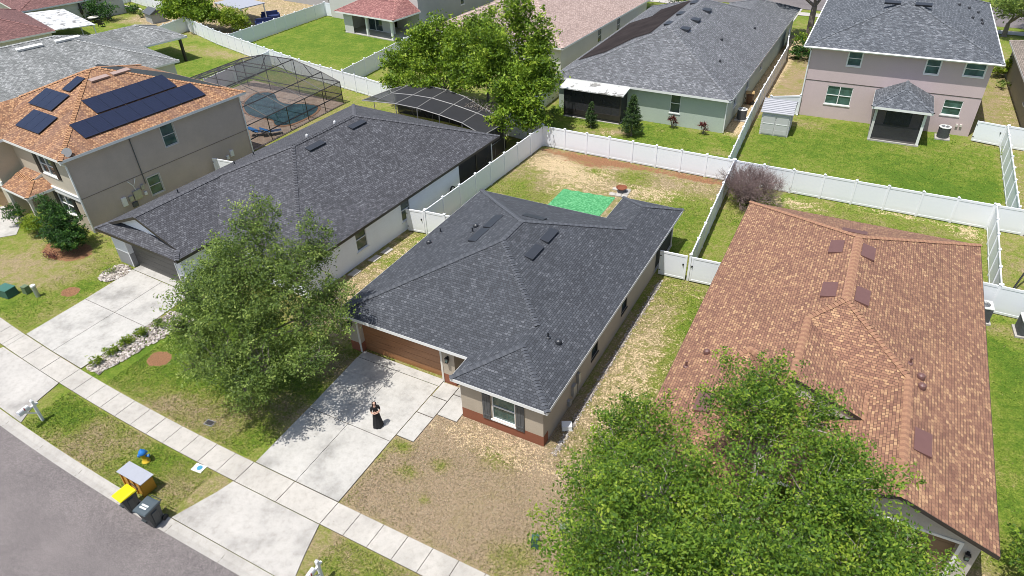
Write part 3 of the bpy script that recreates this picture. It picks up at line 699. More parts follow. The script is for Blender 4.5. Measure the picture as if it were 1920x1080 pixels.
goose_vent(ro, -11.6-ox, 8.55-oy, zL(-11.6), M['ventdark']); pipe_vent(ro, -11.7-ox, 9.95-oy, zL(-11.7), M['ventdark'])

# ------------------------------------------------------------------ white house on the left
W = empty('house', (-32.5, 1.5, 0), -.055, 'single-storey white house with slate grey roof, gabled garage front and dark grey garage door', 'house')
e = 2.6; pz = .39
Wf = [[(0,0,e),(8.1,0,e),(7.5,.6,2.834),(7.2,.9,2.951),(.9,.9,2.951),(.6,.6,2.834)],
      [(8.1,0,e),(8.1,3,e),(4.05,7.05,4.18),(4.05,.6,4.18),(7.5,.6,2.834)],
      [(0,24.3,e),(0,0,e),(.6,.6,2.834),(4.05,.6,4.18),(4.05,7.05,4.18),(7.6,10.6,5.564),(7.6,16.7,5.564)],
      [(8.1,3,e),(15.2,3,e),(7.6,10.6,5.564),(4.05,7.05,4.18)],
      [(15.2,3,e),(15.2,24.3,e),(7.6,16.7,5.564),(7.6,10.6,5.564)], [(15.2,24.3,e),(0,24.3,e),(7.6,16.7,5.564)]]
ro = roof(W, Wf, M['sh_white'], M['bronze'])
gw = MB(); gw.poly([(.95,.92,2.94),(7.15,.92,2.94),(4.05,.92,4.12)]); gw.build('gable_wall', M['white_wall'], W)
w = MB()
frG = wall_run(w, (.6,.42), (7.7,.42), 2.5, [(1.5, 6.4, 0, 2.1)], depth=.36); w1 = w; w1.build('front_wall', M['white_front'], W); w = MB()
wall_run(w, (7.7,.42), (7.7,3.42), 2.5); frF = wall_run(w, (7.7,3.42), (14.8,3.42), 2.5, [(1.0,2.0,.05,2.1),(4,5.6,.8,2.2)])
frR = wall_run(w, (14.8,3.42), (14.8,19.2), 2.5, [(4.45,5.45,.85,2.4),(8.95,9.9,.75,2.35)])
frBk = wall_run(w, (14.8,19.2), (9.5,19.2), 2.5, [(1,4,.05,2.1)]); wall_run(w, (9.5,19.2), (9.5,23.9), 2.5); wall_run(w, (9.5,23.9), (.6,23.9), 2.5); wall_run(w, (.6,23.9), (.6,.42), 2.5)
w.build('wall', M['white_wall'], W)
garage_door(W, frG, 1.5, 6.4, 2.1, M['gdoor_grey'], 5); door_trim(W, frG, 1.5, 6.4, 2.1, M['white'], .09)
window(W, frR, 4.45, 5.45, .85, 2.4); window(W, frR, 8.95, 9.9, .75, 2.35); window(W, frF, 4, 5.6, .8, 2.2, cols=2)
d = MB(); d.fbox(frF, 1, 2, -.1, -.05, .05, 2.1); d.build('front_door', M['acgray'], W)
d = MB(); d.fbox(frBk, 1, 4, -.1, -.06, .05, 2.1); d.build('sliding_door', M['glass2'], W)
slab(W, 9.5, 14.8, 19.2, 23.9, .06)
for x, y in ((14.7,23.8),(14.7,21.6),(12.1,23.8)):
    p = MB(); p.box(x-.05, x+.05, y-.05, y+.05, .06, 2.5); p.build('porch_post', M['white'] if y > 23 and x > 14 else M['bronze'], W)
s = MB(); s.poly([(14.7,19.2,.1),(14.7,23.8,.1),(14.7,23.8,2.45),(14.7,19.2,2.45)]); s.poly([(9.5,23.8,.1),(14.7,23.8,.1),(14.7,23.8,2.45),(9.5,23.8,2.45)]); s.build('screen', M['screen_dark'], W)
tb = MB(); tb.box(11, 13.6, 20.2, 21.4, .7, .78); tb.box(11.2,11.3,20.3,21.3,.06,.7); tb.box(13.3,13.4,20.3,21.3,.06,.7)
zWR = lambda x: e+pz*(15.2-x); zWL = lambda x: e+pz*x
for y in (16.0, 11.8): vent_box(ro, (8.4, y, zWR(8.4)+.01), (0,1), 1.5, .5, M['ventdark'], (1,0), h=.13)
goose_vent(ro, 13.9, 6.3, zWR(13.9), M['ventdark'])
for x, y in ((3.0,4.4),(2.2,9.6),(2.0,11.5)): pipe_vent(ro, x, y, zWL(x), M['ventdark'], .045, .28)
M['lead'] = plain('lead_flashing', (.6, .6, .6), .4, .05)
for x, y in ((6.5,12.9),(6.6,15.6)): goose_vent(ro, x, y, zWL(x)+.0, M['lead'], .11)
hr = MB(); 
for k in range(4): hr.tube([(15.02+.03*k, 17.9+.26*math.cos(t), .75+.3*math.sin(t)) for t in np.linspace(0, 6.28, 15)], .03, 5)
hr.tube([(14.95,17.9,.4),(15.1,17.8,.1),(15.3,17.3,.03),(15.2,16.7,.03)], .025, 5)
tag(hr.build('garden_hose', M['black']), 'black garden hose coiled on the white house wall beside the screened porch', 'hose').parent = None
bpy.data.objects['garden_hose'].matrix_world = Matrix.Translation((-32.5,1.5,0)) @ Matrix.Rotation(-.055, 4, 'Z')

# ------------------------------------------------------------------ two-storey tan house
T = empty('house', (-36.85, 3.56, 0), -.09, 'two-storey tan house with orange-brown roof covered in solar panels beside the white house', 'house')
ro = roof(T, wing_roof(-13.95, .45, -.45, 14.5, 5.75, .4, ('L', 6.85, 1.7)), M['sh_orange'], M['white'], spacing=.2, capw=.17)
w = MB(); zz = 5.68
frF = wall_run(w, (-7.4,0), (0,0), zz, [(3.4,5.3,3.75,5.2),(3.9,5.8,.85,2.3),(1.2,2.2,.05,2.1)])
wall_run(w, (-7.4,-1.6), (-7.4,0), zz); frP = wall_run(w, (-13.5,-1.6), (-7.4,-1.6), zz, [(2,3.6,3.7,5.1),(.7,5.3,0,2.1)], depth=.25)
wc = MB(); wc.v, wc.f = w.v, w.f; wc.build('front_wall', M['cream_wall'], T); w = MB()
frR = wall_run(w, (0,0), (0,14.1), zz, [(6.95,8.0,3.8,5.4),(4.75,5.75,.8,2.2)]); wall_run(w, (0,14.1), (-13.5,14.1), zz); wall_run(w, (-13.5,14.1), (-13.5,-1.6), zz)
w.build('wall', M['tan_wall'], T)
b_ = MB(); b_.fbox(frR, 0, 14.1, .002, .02, 2.62, 2.66); b_.build('belt_line', plain('belt_dark_brown', (.22, .18, .15)), T)  # narrow belt strip, dark brown
b_ = MB(); b_.fbox(frF, 0, 7.4, .003, .09, 2.45, 2.85); b_.fbox(frP, 0, 6.1, .003, .09, 2.45, 2.85); b_.fbox(frF, 0, 7.4, .091, .13, 2.78, 2.85); b_.build('cornice', M['white'], T)
for fr, a, b2, z0, z1, c in ((frF,3.4,5.3,3.75,5.2,2),(frF,3.9,5.8,.85,2.3,2),(frP,2,3.6,3.7,5.1,2)): window(T, fr, a, b2, z0, z1, cols=c)
for fr, a, z0, z1 in ((frF,2.9,3.7,5.25),(frF,5.35,3.7,5.25),(frF,3.45,.8,2.35),(frF,5.85,.8,2.35)):
    s = MB(); s.fbox(fr, a, a+.45, .004, .05, z0, z1); s.fbox(fr, a+.06, a+.39, .05, .06, z0+.08, z1-.08); s.build('shutter', M['black'], T)
for a, b2, z0, z1 in ((6.95,8.0,3.8,5.4),(4.75,5.75,.8,2.2)): window(T, frR, a, b2, z0, z1, gm=M['glass2'], fm=M['lgrey_wall'], trim=.06, sill=False)
d = MB(); d.fbox(frF, 1.2, 2.2, -.1, -.05, .05, 2.1); d.build('front_door', M['gdoor_brown'], T)
garage_door(T, frP, .7, 5.3, 2.1, M['gdoor_brown'], 4, .2)
# porch roof and posts
pr = roof(T, [[(-6.9,-1.95,2.75),(-3.35,-1.95,2.75),(-4.6,-.7,3.25),(-6.9,-.7,3.25)], [(-3.35,-1.95,2.75),(-3.35,0,2.75),(-4.6,0,3.25),(-4.6,-.7,3.25)], [(-6.9,-.7,3.25),(-4.6,-.7,3.25),(-4.6,0,3.5),(-6.9,0,3.5)]], M['sh_orange'], M['white'], spacing=.2, name='porch_roof')
for x in (-6.7, -3.6):
    p = MB(); p.box(x-.09, x+.09, -1.85, -1.67, 0, 2.6); p.box(x-.12,x+.12,-1.88,-1.64,2.3,2.42); p.build('porch_post', M['offwhite'], T)
# downpipes, conduit, meters
p = MB(); p.tube([(.30,-.42,5.5),(.12,-.15,5.25),(.09,-.09,5.1),(.09,-.09,.1)], .065, 6); p.build('downpipe', M['white'], T)
p = MB(); p.tube([(.1,14.0,5.5),(.1,14.0,.1)], .055, 6); p.build('downpipe', M['white'], T)
p = MB(); p.tube([(.05,4.55,5.6),(.05,4.55,1.9)], .035, 6); p.build('conduit', M['acgray'], T)
for a, b2, z0, z1, mt in ((2.45,2.8,.95,1.6,'white'),(3.0,3.3,1.1,1.5,'gal'),(3.4,4.0,1.05,1.75,'gal'),(3.1,3.5,.6,.95,'acgray'),(4.2,4.4,1.1,1.35,'white'),(4.1,4.35,1.6,1.95,'gal'),(11.9,12.2,1.1,1.6,'white'),(11.5,11.7,1.0,1.3,'white')):
    p = MB(); p.fbox(frR, a, b2, .004, .13, z0, z1); p.fbox(frR, a+.03, b2-.03, .13, .145, z0+.03, z1-.03); p.build('meter_box', M[mt], T)
p = MB(); p.tube([(.08,3.7,1.75),(.12,3.6,2.05),(.1,3.75,2.3),(.14,3.9,2.6)], .03, 6); p.tube([(.12,3.62,2.1),(.16,3.4,2.45),(.14,3.3,2.6)], .03, 6); p.build('flexible_conduit', M['white'], T)
p = MB(); p.lathe([(.05,0),(.3,.07),(.34,.12)], 0, 0, 14)
sd = p.build('satellite_dish', M['acgray'], ro); sd.location = (.1, .35, 5.95); sd.rotation_euler = (.7, .5, .2)
# solar panels: each one a part
M['solar'] = solar_mat()
zTR = lambda x: 5.75+.4*(.45-x); zTF = lambda y: 5.75+.4*(y+.45)
def panel(parent, c, a, s, La, Ls, n):
    c, a, s, n = Vector(c), Vector(a).normalized(), Vector(s).normalized(), Vector(n).normalized(); mb = MB(); o = n*.12
    A, B, Cc, D = c-a*La/2-s*Ls/2+o, c+a*La/2-s*Ls/2+o, c+a*La/2+s*Ls/2+o, c-a*La/2+s*Ls/2+o
    mb.poly([A,B,Cc,D], uv=[(0,0),(La,0),(La,Ls),(0,Ls)]); k = -n*.035
    mb.add([A,B,Cc,D,A+k,B+k,Cc+k,D+k], [(0,4,5,1),(1,5,6,2),(2,6,7,3),(3,7,4,0),(4,7,6,5)], 1)
    return mb.build('solar_panel', [M['solar'], M['black']], parent)
nR = Vector((.4,0,1)); sR = Vector((1,0,-.4)); nF = Vector((0,-.4,1)); sF = Vector((0,1,.4))
for i in range(9): panel(ro, (-1.35, 2.55+i*1.07, zTR(-1.35)), (0,1,0), sR, 1.05, 1.72, nR)
for i in range(6): panel(ro, (-3.1, 4.7+i*1.07, zTR(-3.1)), (0,1,0), sR, 1.05, 1.72, nR)
for i in range(3): panel(ro, (-4.55-i*1.07, 1.55, zTF(1.55)), (1,0,0), sF, 1.05, 1.72, nF)
for i in range(3): panel(ro, (-5.9-i*1.07, 3.45, zTF(3.45)), (1,0,0), sF, 1.05, 1.72, nF)
panel(ro, (-6.3, 5.2, zTF(5.2)), (1,0,0), sF, 1.05, 1.5, nF)
M['ventpink'] = plain('pinkish_vent', (.36, .26, .22), .5, .06)
for y in (7.9, 9.6): vent_box(ro, (-5.55, y-1.2, zTR(-5.55)+.02), (0,1), 1.4, .5, M['ventpink'], (1,0), .4, .14)
# black pool heating mat on the rear slope
pb = lambda x, y, o=.05: (x, y, 5.75+.4*(14.5-y)+o)
mt = MB(); mt.poly([pb(-6.4,7.9),pb(-1.2,13.1),pb(-1.6,14.0),pb(-8.6,14.0),pb(-9.4,8.8),pb(-7.4,7.6)]); mt.build('heating_mat', M['black'], ro)

# ------------------------------------------------------------------ brown-roofed house on the right
B = empty('house', (10.4, 12, 0), R(.9), 'single-storey beige house with mottled brown roof and brown vents, partly under the big oak', 'house')
ox, oy = 10.4, 12
x0, x1 = 4.05, 16.8
bf = [[(x0,22.3,e),(x1,22.3,e),(10.425,15.925,5.086)],
      [(x1,22.3,e),(x1,.35,e),(13.4,.35,3.926),(13.4,6.97,3.926),(10.425,9.945,5.086),(10.425,15.925,5.086)],
      [(10.425,9.945,5.086),(9.1,8.62,4.57),(12.07,5.64,3.41),(13.4,6.97,3.926)],
      [(13.4,6.97,3.926),(12.07,5.64,3.41),(12.07,4.2,3.41),(10.0,4.2,e),(10.0,.35,e),(13.4,.35,3.926)],
      [(9.1,8.62,4.57),(9.1,4.2,4.57),(12.07,4.2,3.41),(12.07,5.64,3.41)],
      [(x0,22.3,e),(10.425,15.925,5.086),(10.425,9.945,5.086),(9.1,8.62,4.57),(9.1,4.2,4.57),(7.09,6.24,3.786),(6.25,5.4,3.458),(6.25,1.2,3.458),(x0,-1,e)],
      [(6.25,5.4,3.458),(7.09,6.24,3.786),(8.45,3.2,e)], [(7.09,6.24,3.786),(9.1,4.2,4.57),(8.45,3.2,e)],
      [(6.25,1.2,3.458),(6.25,5.4,3.458),(8.45,3.2,e),(8.45,-1,e)], [(x0,-1,e),(6.25,1.2,3.458),(8.45,-1,e)]]
ro = roof(B, L_(bf, ox, oy), M['sh_brown'], M['bronze'], capmat=M['sh_brown'], capw=.16)
q = lambda x, y: (x-ox, y-oy)
w = MB()
frG = wall_run(w, q(10.35,.8), q(16.4,.8), 2.55, [(.55, 5.4, 0, 2.1)], depth=.36)
w.poly([(10.35-ox,.802-oy,2.55),(16.4-ox,.802-oy,2.55),(13.4-ox,.802-oy,3.72)])
frR = wall_run(w, q(16.4,.8), q(16.4,21.9), 2.55, [(5,6,.9,2.1),(12,13,.9,2.1)]); wall_run(w, q(16.4,21.9), q(4.45,21.9), 2.55, [(3,5.4,.05,2.1)])
frL = wall_run(w, q(4.45,21.9), q(4.45,-.6), 2.55, [(6,7,.9,2.1),(14,15,.9,2.1)]); frF = wall_run(w, q(4.45,-.6), q(8.05,-.6), 2.55, [(.8,2.6,.7,2.2)])
wall_run(w, q(8.05,-.6), q(8.05,3.6), 2.55); wall_run(w, q(8.05,3.6), q(10.35,3.6), 2.55, [(.5,1.5,.05,2.1)]); wall_run(w, q(10.35,3.6), q(10.35,.8), 2.55)
w.poly([(8.5-ox,4.25-oy,2.6),(12.0-ox,4.25-oy,3.3),(9.1-ox,4.25-oy,4.45)])
w.build('wall', M['brown_front'], B)
garage_door(B, frG, .55, 5.4, 2.1, M['gdoor_brown'], 4); door_trim(B, frG, .55, 5.4, 2.1, M['white'], .12); sconce(B, frG, 5.75, 1.75)
window(B, frF, .8, 2.6, .7, 2.2, cols=2); window(B, frR, 5, 6, .9, 2.1); window(B, frR, 12, 13, .9, 2.1); window(B, frL, 6, 7, .9, 2.1); window(B, frL, 14, 15, .9, 2.1)
zL = lambda x: e+.39*(x-x0); zR = lambda x: e+.39*(x1-x)
for x, y in ((9.52,15.0),(9.66,10.8),(6.1,2.5)): vent_box(ro, (x-ox, y-oy, zL(x)+.012), (0,1), 1.25, .66, M['ventbrown'], (-1,0), h=.11)
for x, y in ((10.97,14.85),(11.05,10.8),(14.05,3.6)): vent_box(ro, (x-ox, y-oy, zR(x)+.012), (0,1), 1.25, .66, M['ventbrown'], (1,0), h=.11)
vent_box(ro, (10.2-ox, 17.3-oy, e+.39*(22.3-17.3)+.012), (1,0), 1.25, .6, M['ventbrown'], (0,1), h=.11)
goose_vent(ro, 5.35-ox, 5.95-oy, zL(5.35), M['ventbrown'], .15); pipe_vent(ro, 4.7-ox, 4.95-oy, zL(4.7), M['ventbrown'])
goose_vent(ro, 13.87-ox, 7.4-oy, zR(13.87), M['ventbrown'], .17); goose_vent(ro, 13.93-ox, 6.8-oy, zR(13.93), M['ventbrown'], .17); pipe_vent(ro, 13.4-ox, 7.95-oy, zR(13.4), M['ventbrown'])
roof(B, L_([[(8.2,.4,2.62),(10.15,.4,2.62),(10.15,4.24,3.62),(8.2,4.24,3.62)]], ox, oy), M['sh_brown'], M['white'], name='entry_roof')
rv = MB()
for s, yy0, yy1 in ((0, 15.85, 10.0),): 
    rv.add([(10.425-ox-.2,yy1-oy,5.086-.05),(10.425-ox,yy1-oy,5.13),(10.425-ox+.2,yy1-oy,5.086-.05),(10.425-ox-.2,yy0-oy,5.086-.05),(10.425-ox,yy0-oy,5.13),(10.425-ox+.2,yy0-oy,5.036),(10.425-ox-.2,yy1-oy,4.99),(10.425-ox+.2,yy1-oy,4.99)], [(0,1,4,3),(1,2,5,4),(0,6,7,2,1)])
rv.build('ridge_vent', M['cap_tan'], ro)

# ------------------------------------------------------------------ green house behind
G = empty('house', (-9.4, 50, 0), 0, 'single-storey sage green house with mid grey roof, screened porch and solar heating mat', 'house')
ox, oy = -9.4, 50; eg = 3.1
ro = roof(G, L_(wing_roof(-17.6, -1.25, 38.1, 66, eg, .39, None, ('R', 8.1, 5)), ox, oy), M['sh_green'], M['white'], spacing=.3, capw=.17)
q = lambda x, y: (x-ox, y-oy)
w = MB()
frF = wall_run(w, q(-17.2,38.6), q(-1.7,38.6), 3.05, [(1.6,5.4,.05,2.2),(10.7,11.6,1.15,2.85)]); frR = wall_run(w, q(-1.7,38.6), q(-1.7,70.6), 3.05, [(3.2,4.2,1.2,2.6),(8,9,1.2,2.6),(14,15,1.2,2.6)])
wall_run(w, q(-1.7,70.6), q(-9,70.6), 3.05); wall_run(w, q(-9,70.6), q(-9,65.6), 3.05); wall_run(w, q(-9,65.6), q(-17.2,65.6), 3.05); wall_run(w, q(-17.2,65.6), q(-17.2,38.6), 3.05)
w.build('wall', M['green_wall'], G)
window(G, frF, 10.7, 11.6, 1.15, 2.85); 
for a in (3.2, 8, 14): window(G, frR, a, a+1, 1.2, 2.6)
d = MB(); d.fbox(frF, 1.6, 5.4, -.1, -.06, .05, 2.2); d.build('sliding_door', M['glass'], G)
p = MB(); p.tube([(-1.62-ox,38.5-oy,3.0),(-1.62-ox,38.5-oy,.1)], .05, 6); p.build('downpipe', M['white'], G)
slab(G, -15.9-ox, -10.4-ox, 36.8-oy, 38.6-oy)
for x in (-15.85, -13.1, -10.45):
    p = MB(); p.box(x-.05-ox, x+.05-ox, 36.85-oy, 36.95-oy, .06, 2.65); p.build('porch_post', M['bronze'], G)
s = MB(); s.poly([(-15.85-ox,36.9-oy,.1),(-10.45-ox,36.9-oy,.1),(-10.45-ox,36.9-oy,2.65),(-15.85-ox,36.9-oy,2.65)]); s.poly([(-15.85-ox,38.6-oy,.1),(-15.85-ox,36.9-oy,.1),(-15.85-ox,36.9-oy,2.65),(-15.85-ox,38.6-oy,2.65)]); s.poly([(-10.45-ox,36.9-oy,.1),(-10.45-ox,38.6-oy,.1),(-10.45-ox,38.6-oy,2.65),(-10.45-ox,36.9-oy,2.65)]); s.build('screen', M['screen_dark'], G)
s = MB(); s.box(-15.9-ox, -10.4-ox, 36.86-oy, 36.94-oy, .3, .75); s.build('kick_panel', M['bronze'], G)
def pan_mat():
    m, n, l, b = new_mat('stained_white_pan'); f = noise(n, l, 1.1, 5, .6, dist=.6); r = ramp(n, [(.5, (.72, .72, .70)), (.62, (.25, .24, .22))]); l.new(f, r.inputs[0]); l.new(r.outputs[0], b.inputs['Base Color']); b.inputs['Roughness'].default_value = .4; return m
M['pan'] = pan_mat()
s = MB(); s.add([(-16.2-ox,36.5-oy,2.66),(-10.1-ox,36.5-oy,2.66),(-10.1-ox,38.4-oy,2.92),(-16.2-ox,38.4-oy,2.92),(-16.2-ox,36.5-oy,2.76),(-10.1-ox,36.5-oy,2.76),(-10.1-ox,38.4-oy,3.03),(-16.2-ox,38.4-oy,3.03)], [(0,3,2,1),(4,5,6,7),(0,1,5,4),(1,2,6,5),(2,3,7,6),(3,0,4,7)])
for k in range(8): 
    x = -16.2-ox+k*.87; s.add([(x,36.5-oy,2.77),(x+.04,36.5-oy,2.77),(x+.04,38.4-oy,3.04),(x,38.4-oy,3.04),(x,36.5-oy,2.80),(x+.04,36.5-oy,2.80),(x+.04,38.4-oy,3.07),(x,38.4-oy,3.07)], [(4,5,6,7),(0,1,5,4),(1,2,6,5),(3,0,4,7)])
s.build('porch_roof', M['pan'], G)
zG = lambda x: eg+.39*(-1.25-x); zGl = lambda x: eg+.39*(x+17.6)
for y in (47.5, 51, 55): vent_box(ro, (-8.3-ox, y-oy, zG(-8.3)+.02), (0,1), 1.0, .8, M['ventdark'], (1,0), h=.26)
for y in (48.2, 52.2, 57): vent_box(ro, (-10.1-ox, y-oy, zGl(-10.1)+.02), (0,1), 1.2, .6, M['ventdark'], (-1,0), h=.2)
for x, y in ((-4.0,44.5),(-5.2,49.5),(-3.6,57)): goose_vent(ro, x-ox, y-oy, zG(x), M['ventdark'], .13)
mt = MB(); pb = lambda x, y: (x-ox, y-oy, zGl(x)+.05); mt.poly([pb(-17.1,42.6),pb(-14.3,42.6),pb(-12.6,45.8),pb(-11.1,45.8),pb(-11.1,60),pb(-14.6,60),pb(-14.6,57),pb(-17.1,57)]); mt.build('heating_mat', plain('weathered_black_mat', (.035, .028, .027), .95, .4, .6, spec=.1), ro)

# ------------------------------------------------------------------ mauve two-storey house
P_ = empty('house', (3.35, 45.6, 0), .03, 'two-storey mauve house with blue-grey roof and small hipped back porch', 'house')
ro = roof(P_, hipfaces(-.55, 14.0, -.5, 20, 6.2, .36), M['sh_purple'], M['white'], spacing=.4, capw=.16)
w = MB(); frF = wall_run(w, (0,0), (13.45,0), 6.12, [(3.0,4.05,4.75,6.0),(8.85,9.85,4.75,6.0),(11.6,13.0,4.9,6.0),(1.95,4.0,1.3,2.9),(10.95,12.3,1.6,2.85),(7.0,9.0,.1,2.2)])
frR = wall_run(w, (13.45,0), (13.45,19.5), 6.12); wall_run(w, (13.45,19.5), (0,19.5), 6.12); wall_run(w, (0,19.5), (0,0), 6.12); w.build('wall', M['purple_wall'], P_)
for a, b2, z0, z1, c in ((3.0,4.05,4.75,6.0,1),(8.85,9.85,4.75,6.0,1),(11.6,13.0,4.9,6.0,1),(1.95,4.0,1.3,2.9,2),(10.95,12.3,1.6,2.85,1)): window(P_, frF, a, b2, z0, z1, cols=c, gm=M['glass2'], trim=.07 if z0 > 4 else 0)
d = MB(); d.fbox(frF, 7, 9, -.1, -.06, .1, 2.2); d.build('sliding_door', M['glass'], P_)
b_ = MB(); b_.fbox(frF, 0, 13.45, .003, .02, 3.2, 3.25); b_.build('belt_line', M['joint'], P_)
gt = MB(); gt.tube([(-.55,-.56,6.12),(14.0,-.56,6.12)], .07, 6); gt.tube([(14.06,-.5,6.12),(14.06,20,6.12)], .07, 6); gt.tube([(-.61,-.5,6.12),(-.61,20,6.12)], .07, 6); gt.build('gutter', M['white'], P_)
p = MB(); p.tube([(-.2,-.3,6.0),(-.02,-.08,5.7),(-.02,-.08,.1),(-.02,-.4,.06)], .06, 6); p.build('downpipe', M['white'], P_)
pr = roof(P_, [[(5.7,-4.1,2.98),(10.1,-4.1,2.98),(7.9,-1.9,4.0)],[(10.1,-4.1,2.98),(10.1,0,2.98),(7.9,0,4.0),(7.9,-1.9,4.0)],[(5.7,0,2.98),(5.7,-4.1,2.98),(7.9,-1.9,4.0),(7.9,0,4.0)]], M['sh_purple'], M['white'], spacing=.3, name='porch_roof')
for x in (6.1, 9.65):
    p = MB(); p.box(x-.1, x+.1, -3.75, -3.55, 0, 2.85); p.build('porch_post', M['lgrey_wall'] if x < 7 else M['white'], P_)
slab(P_, 6.0, 9.8, -3.8, 0, .12)
s = MB(); s.poly([(6.2,-3.65,.12),(9.55,-3.65,.12),(9.55,-3.65,2.8),(6.2,-3.65,2.8)]); s.poly([(6.05,0,.12),(6.05,-3.6,.12),(6.05,-3.6,2.8),(6.05,0,2.8)]); s.poly([(9.7,-3.6,.12),(9.7,0,.12),(9.7,0,2.8),(9.7,-3.6,2.8)]); s.build('screen', M['screen'], P_)
for a in (12.3, 12.6): 
    mb = MB(); mb.fbox(frF, a, a+.16, .004, .1, .75, .95); mb.build('meter_box', M['offwhite'], P_)
zP = lambda y: 6.2+.36*(y+.5)
for x in (5.3, 7.7): vent_box(ro, (x, 6.2, zP(6.2)+.02), (1,0), 1.3, .6, M['ventdark'], (0,-1), .36, .16)
for x, y in ((10.9,13),(11.8,13.4),(12.6,13.3),(12.0,10.2),(12.8,10.8),(12.8,9.6)): goose_vent(ro, x, y, 6.2+.36*(14.0-x), M['ventdark'], .12)

# ------------------------------------------------------------------ houses further left and behind
def simple_house(loc, rz, label, rect, z, p, shm, wm, back=None, front=None, trim='white', walls=None, wins=(), spacing=.4, th=.17):
    h = empty('house', loc, rz, label, 'house'); X0, X1, Y0, Y1 = rect
    if X1-X0 <= Y1-Y0: fc = wing_roof(X0, X1, Y0, Y1, z, p, front, back)
    else: fc = hipfaces(X0, X1, Y0, Y1, z, p)
    ro = roof(h, fc, M[shm], M[trim], spacing=spacing, capw=.18, th=th)
    w = MB(); o_ = .45; c = [(X0+o_,Y0+o_),(X1-o_,Y0+o_),(X1-o_,Y1-o_),(X0+o_,Y1-o_)]; frs = []
    for i in range(4): frs.append(wall_run(w, c[i], c[(i+1)%4], z-.08, [k[1:5] for k in wins if k[0] == i]))
    w.build('wall', M[wm], h)
    for k in wins: window(h, frs[k[0]], *k[1:5], cols=k[5] if len(k) > 5 else 1)
    return h, ro, frs
D, ro, _ = simple_house((-56.5, 28.4, 0), -.235, 'single-storey house with weathered light grey roof behind the tan two-storey house', (-16.5, 0, -23, 0), 2.75, .37, 'sh_grey', 'lgrey_wall', back=('L', 8, 5.2), spacing=.3)
zD = lambda x: 2.75+.37*(-x)
for y in (-9.6, -6.0): vent_box(ro, (-7.3, y-1.5, zD(-7.3)+.02), (0,1), 2.4, .6, M['white'], (1,0), .37, .2)
p = MB(); p.box(-9.1,-8.9,4.3,4.5,0,2.6); p.box(-8.75,-8.65,4.3,4.5,0,2.6); p.build('porch_post', M['bronze'], D)
E_, ro, _ = simple_house((-81.4, 30.8, 0), -.3, 'single-storey house with dark red roof and white patio cover in the far left corner', (-17, 0, -20, 0), 2.75, .36, 'sh_red', 'lgrey_wall', spacing=.5)
s = MB(); s.add([(-13,0,2.75),(0,.0,2.75),(0,4.6,2.45),(-13,4.6,2.45),(-13,0,2.85),(0,0,2.85),(0,4.6,2.55),(-13,4.6,2.55)], [(0,3,2,1),(4,5,6,7),(0,1,5,4),(1,2,6,5),(2,3,7,6),(3,0,4,7)])
for k in range(9): s.box(-12.2+k*1.4, -12.1+k*1.4, .1, 4.5, 2.62, 2.66)
s.build('patio_cover', M['pan'], E_)
for x in (-12.8, -6.5, -.2): p = MB(); p.box(x-.06, x+.06, 4.3, 4.42, 0, 2.45); p.build('porch_post', M['white'], E_)
E2, ro, _ = simple_house((-93.5, 42.5, 0), -.3, 'second dark red roofed house just behind the one with the patio cover', (-15, 0, -8, 6), 2.75, .36, 'sh_red', 'lgrey_wall', spacing=.5)

F_ = empty('house', (-61.0, 57.4, 0), -.12, 'pale two-storey house with red-roofed back porch at the top of the photo', 'house')
w = MB(); frF = wall_run(w, (0,0), (16.5,0), 5.6, [(3.9,5.6,3.3,4.9),(11,12.5,.1,2.2)]); w.build('wall', M['lgrey_wall'], F_); w = MB()
frR = wall_run(w, (16.5,0), (16.5,16), 5.6, [(8.5,9.3,1.6,3.0)]); wall_run(w, (16.5,16), (0,16), 5.6); wall_run(w, (0,16), (0,0), 5.6); w.build('side_wall', M['grey_wall'], F_)  # side walls greyer than the front: their shade is put into the colour
roof(F_, hipfaces(-.45, 16.95, -.45, 16.45, 5.65, .36), M['sh_redp'], M['white'], spacing=.5)
window(F_, frF, 3.9, 5.6, 3.3, 4.9, cols=2); window(F_, frR, 8.5, 9.3, 1.6, 3.0)
w = MB(); wall_run(w, (7.6,-4.6), (9.2,-4.6), 2.6); frS = wall_run(w, (9.2,-2.4), (14.4,-2.4), 2.6, [(.5,3.0,.1,2.2)]); wall_run(w, (7.6,0), (7.6,-4.6), 2.6); w.build('porch_wall', M['lgrey_wall'], F_)
window(F_, frS, .5, 3.0, .1, 2.2, cols=2, rail=False, sill=False); slab(F_, 7.6, 16.2, -4.7, 0, .08)
for x in (11.6, 15.9): p = MB(); p.box(x-.12, x+.12, -4.6, -4.36, 0, 2.55); p.build('porch_post', M['white'], F_)
roof(F_, [[(6.6,-5.1,2.65),(16.9,-5.1,2.65),(14.3,-1.6,3.9),(9.2,-1.6,3.9)],[(16.9,-5.1,2.65),(16.9,0,2.65),(14.3,0,4.2),(14.3,-1.6,3.9)],[(9.2,-1.6,3.9),(14.3,-1.6,3.9),(14.3,0,4.2),(9.2,0,4.2)],[(6.6,0,2.65),(6.6,-5.1,2.65),(9.2,-1.6,3.9),(9.2,0,4.2)]], M['sh_redp'], M['white'], spacing=.4, name='porch_roof')
G2, ro, frs = simple_house((-38.6, 50.6, 0), -.06, 'single-storey grey house with pale pink roof behind the tall trees', (0, 17.9, -2.2, 22), 2.75, .36, 'sh_pink', 'lgrey_wall', wins=((1, 9, 10, .8, 2.3), (1, 14.2, 15.2, .8, 2.3), (0, 6, 8.5, .1, 2.1, 2)), spacing=.4)
for x, y in ((9.9,7),(11.5,12),(14,16)): goose_vent(ro, x, y, 2.75+.36*(17.9-x), M['ventdark'], .16)
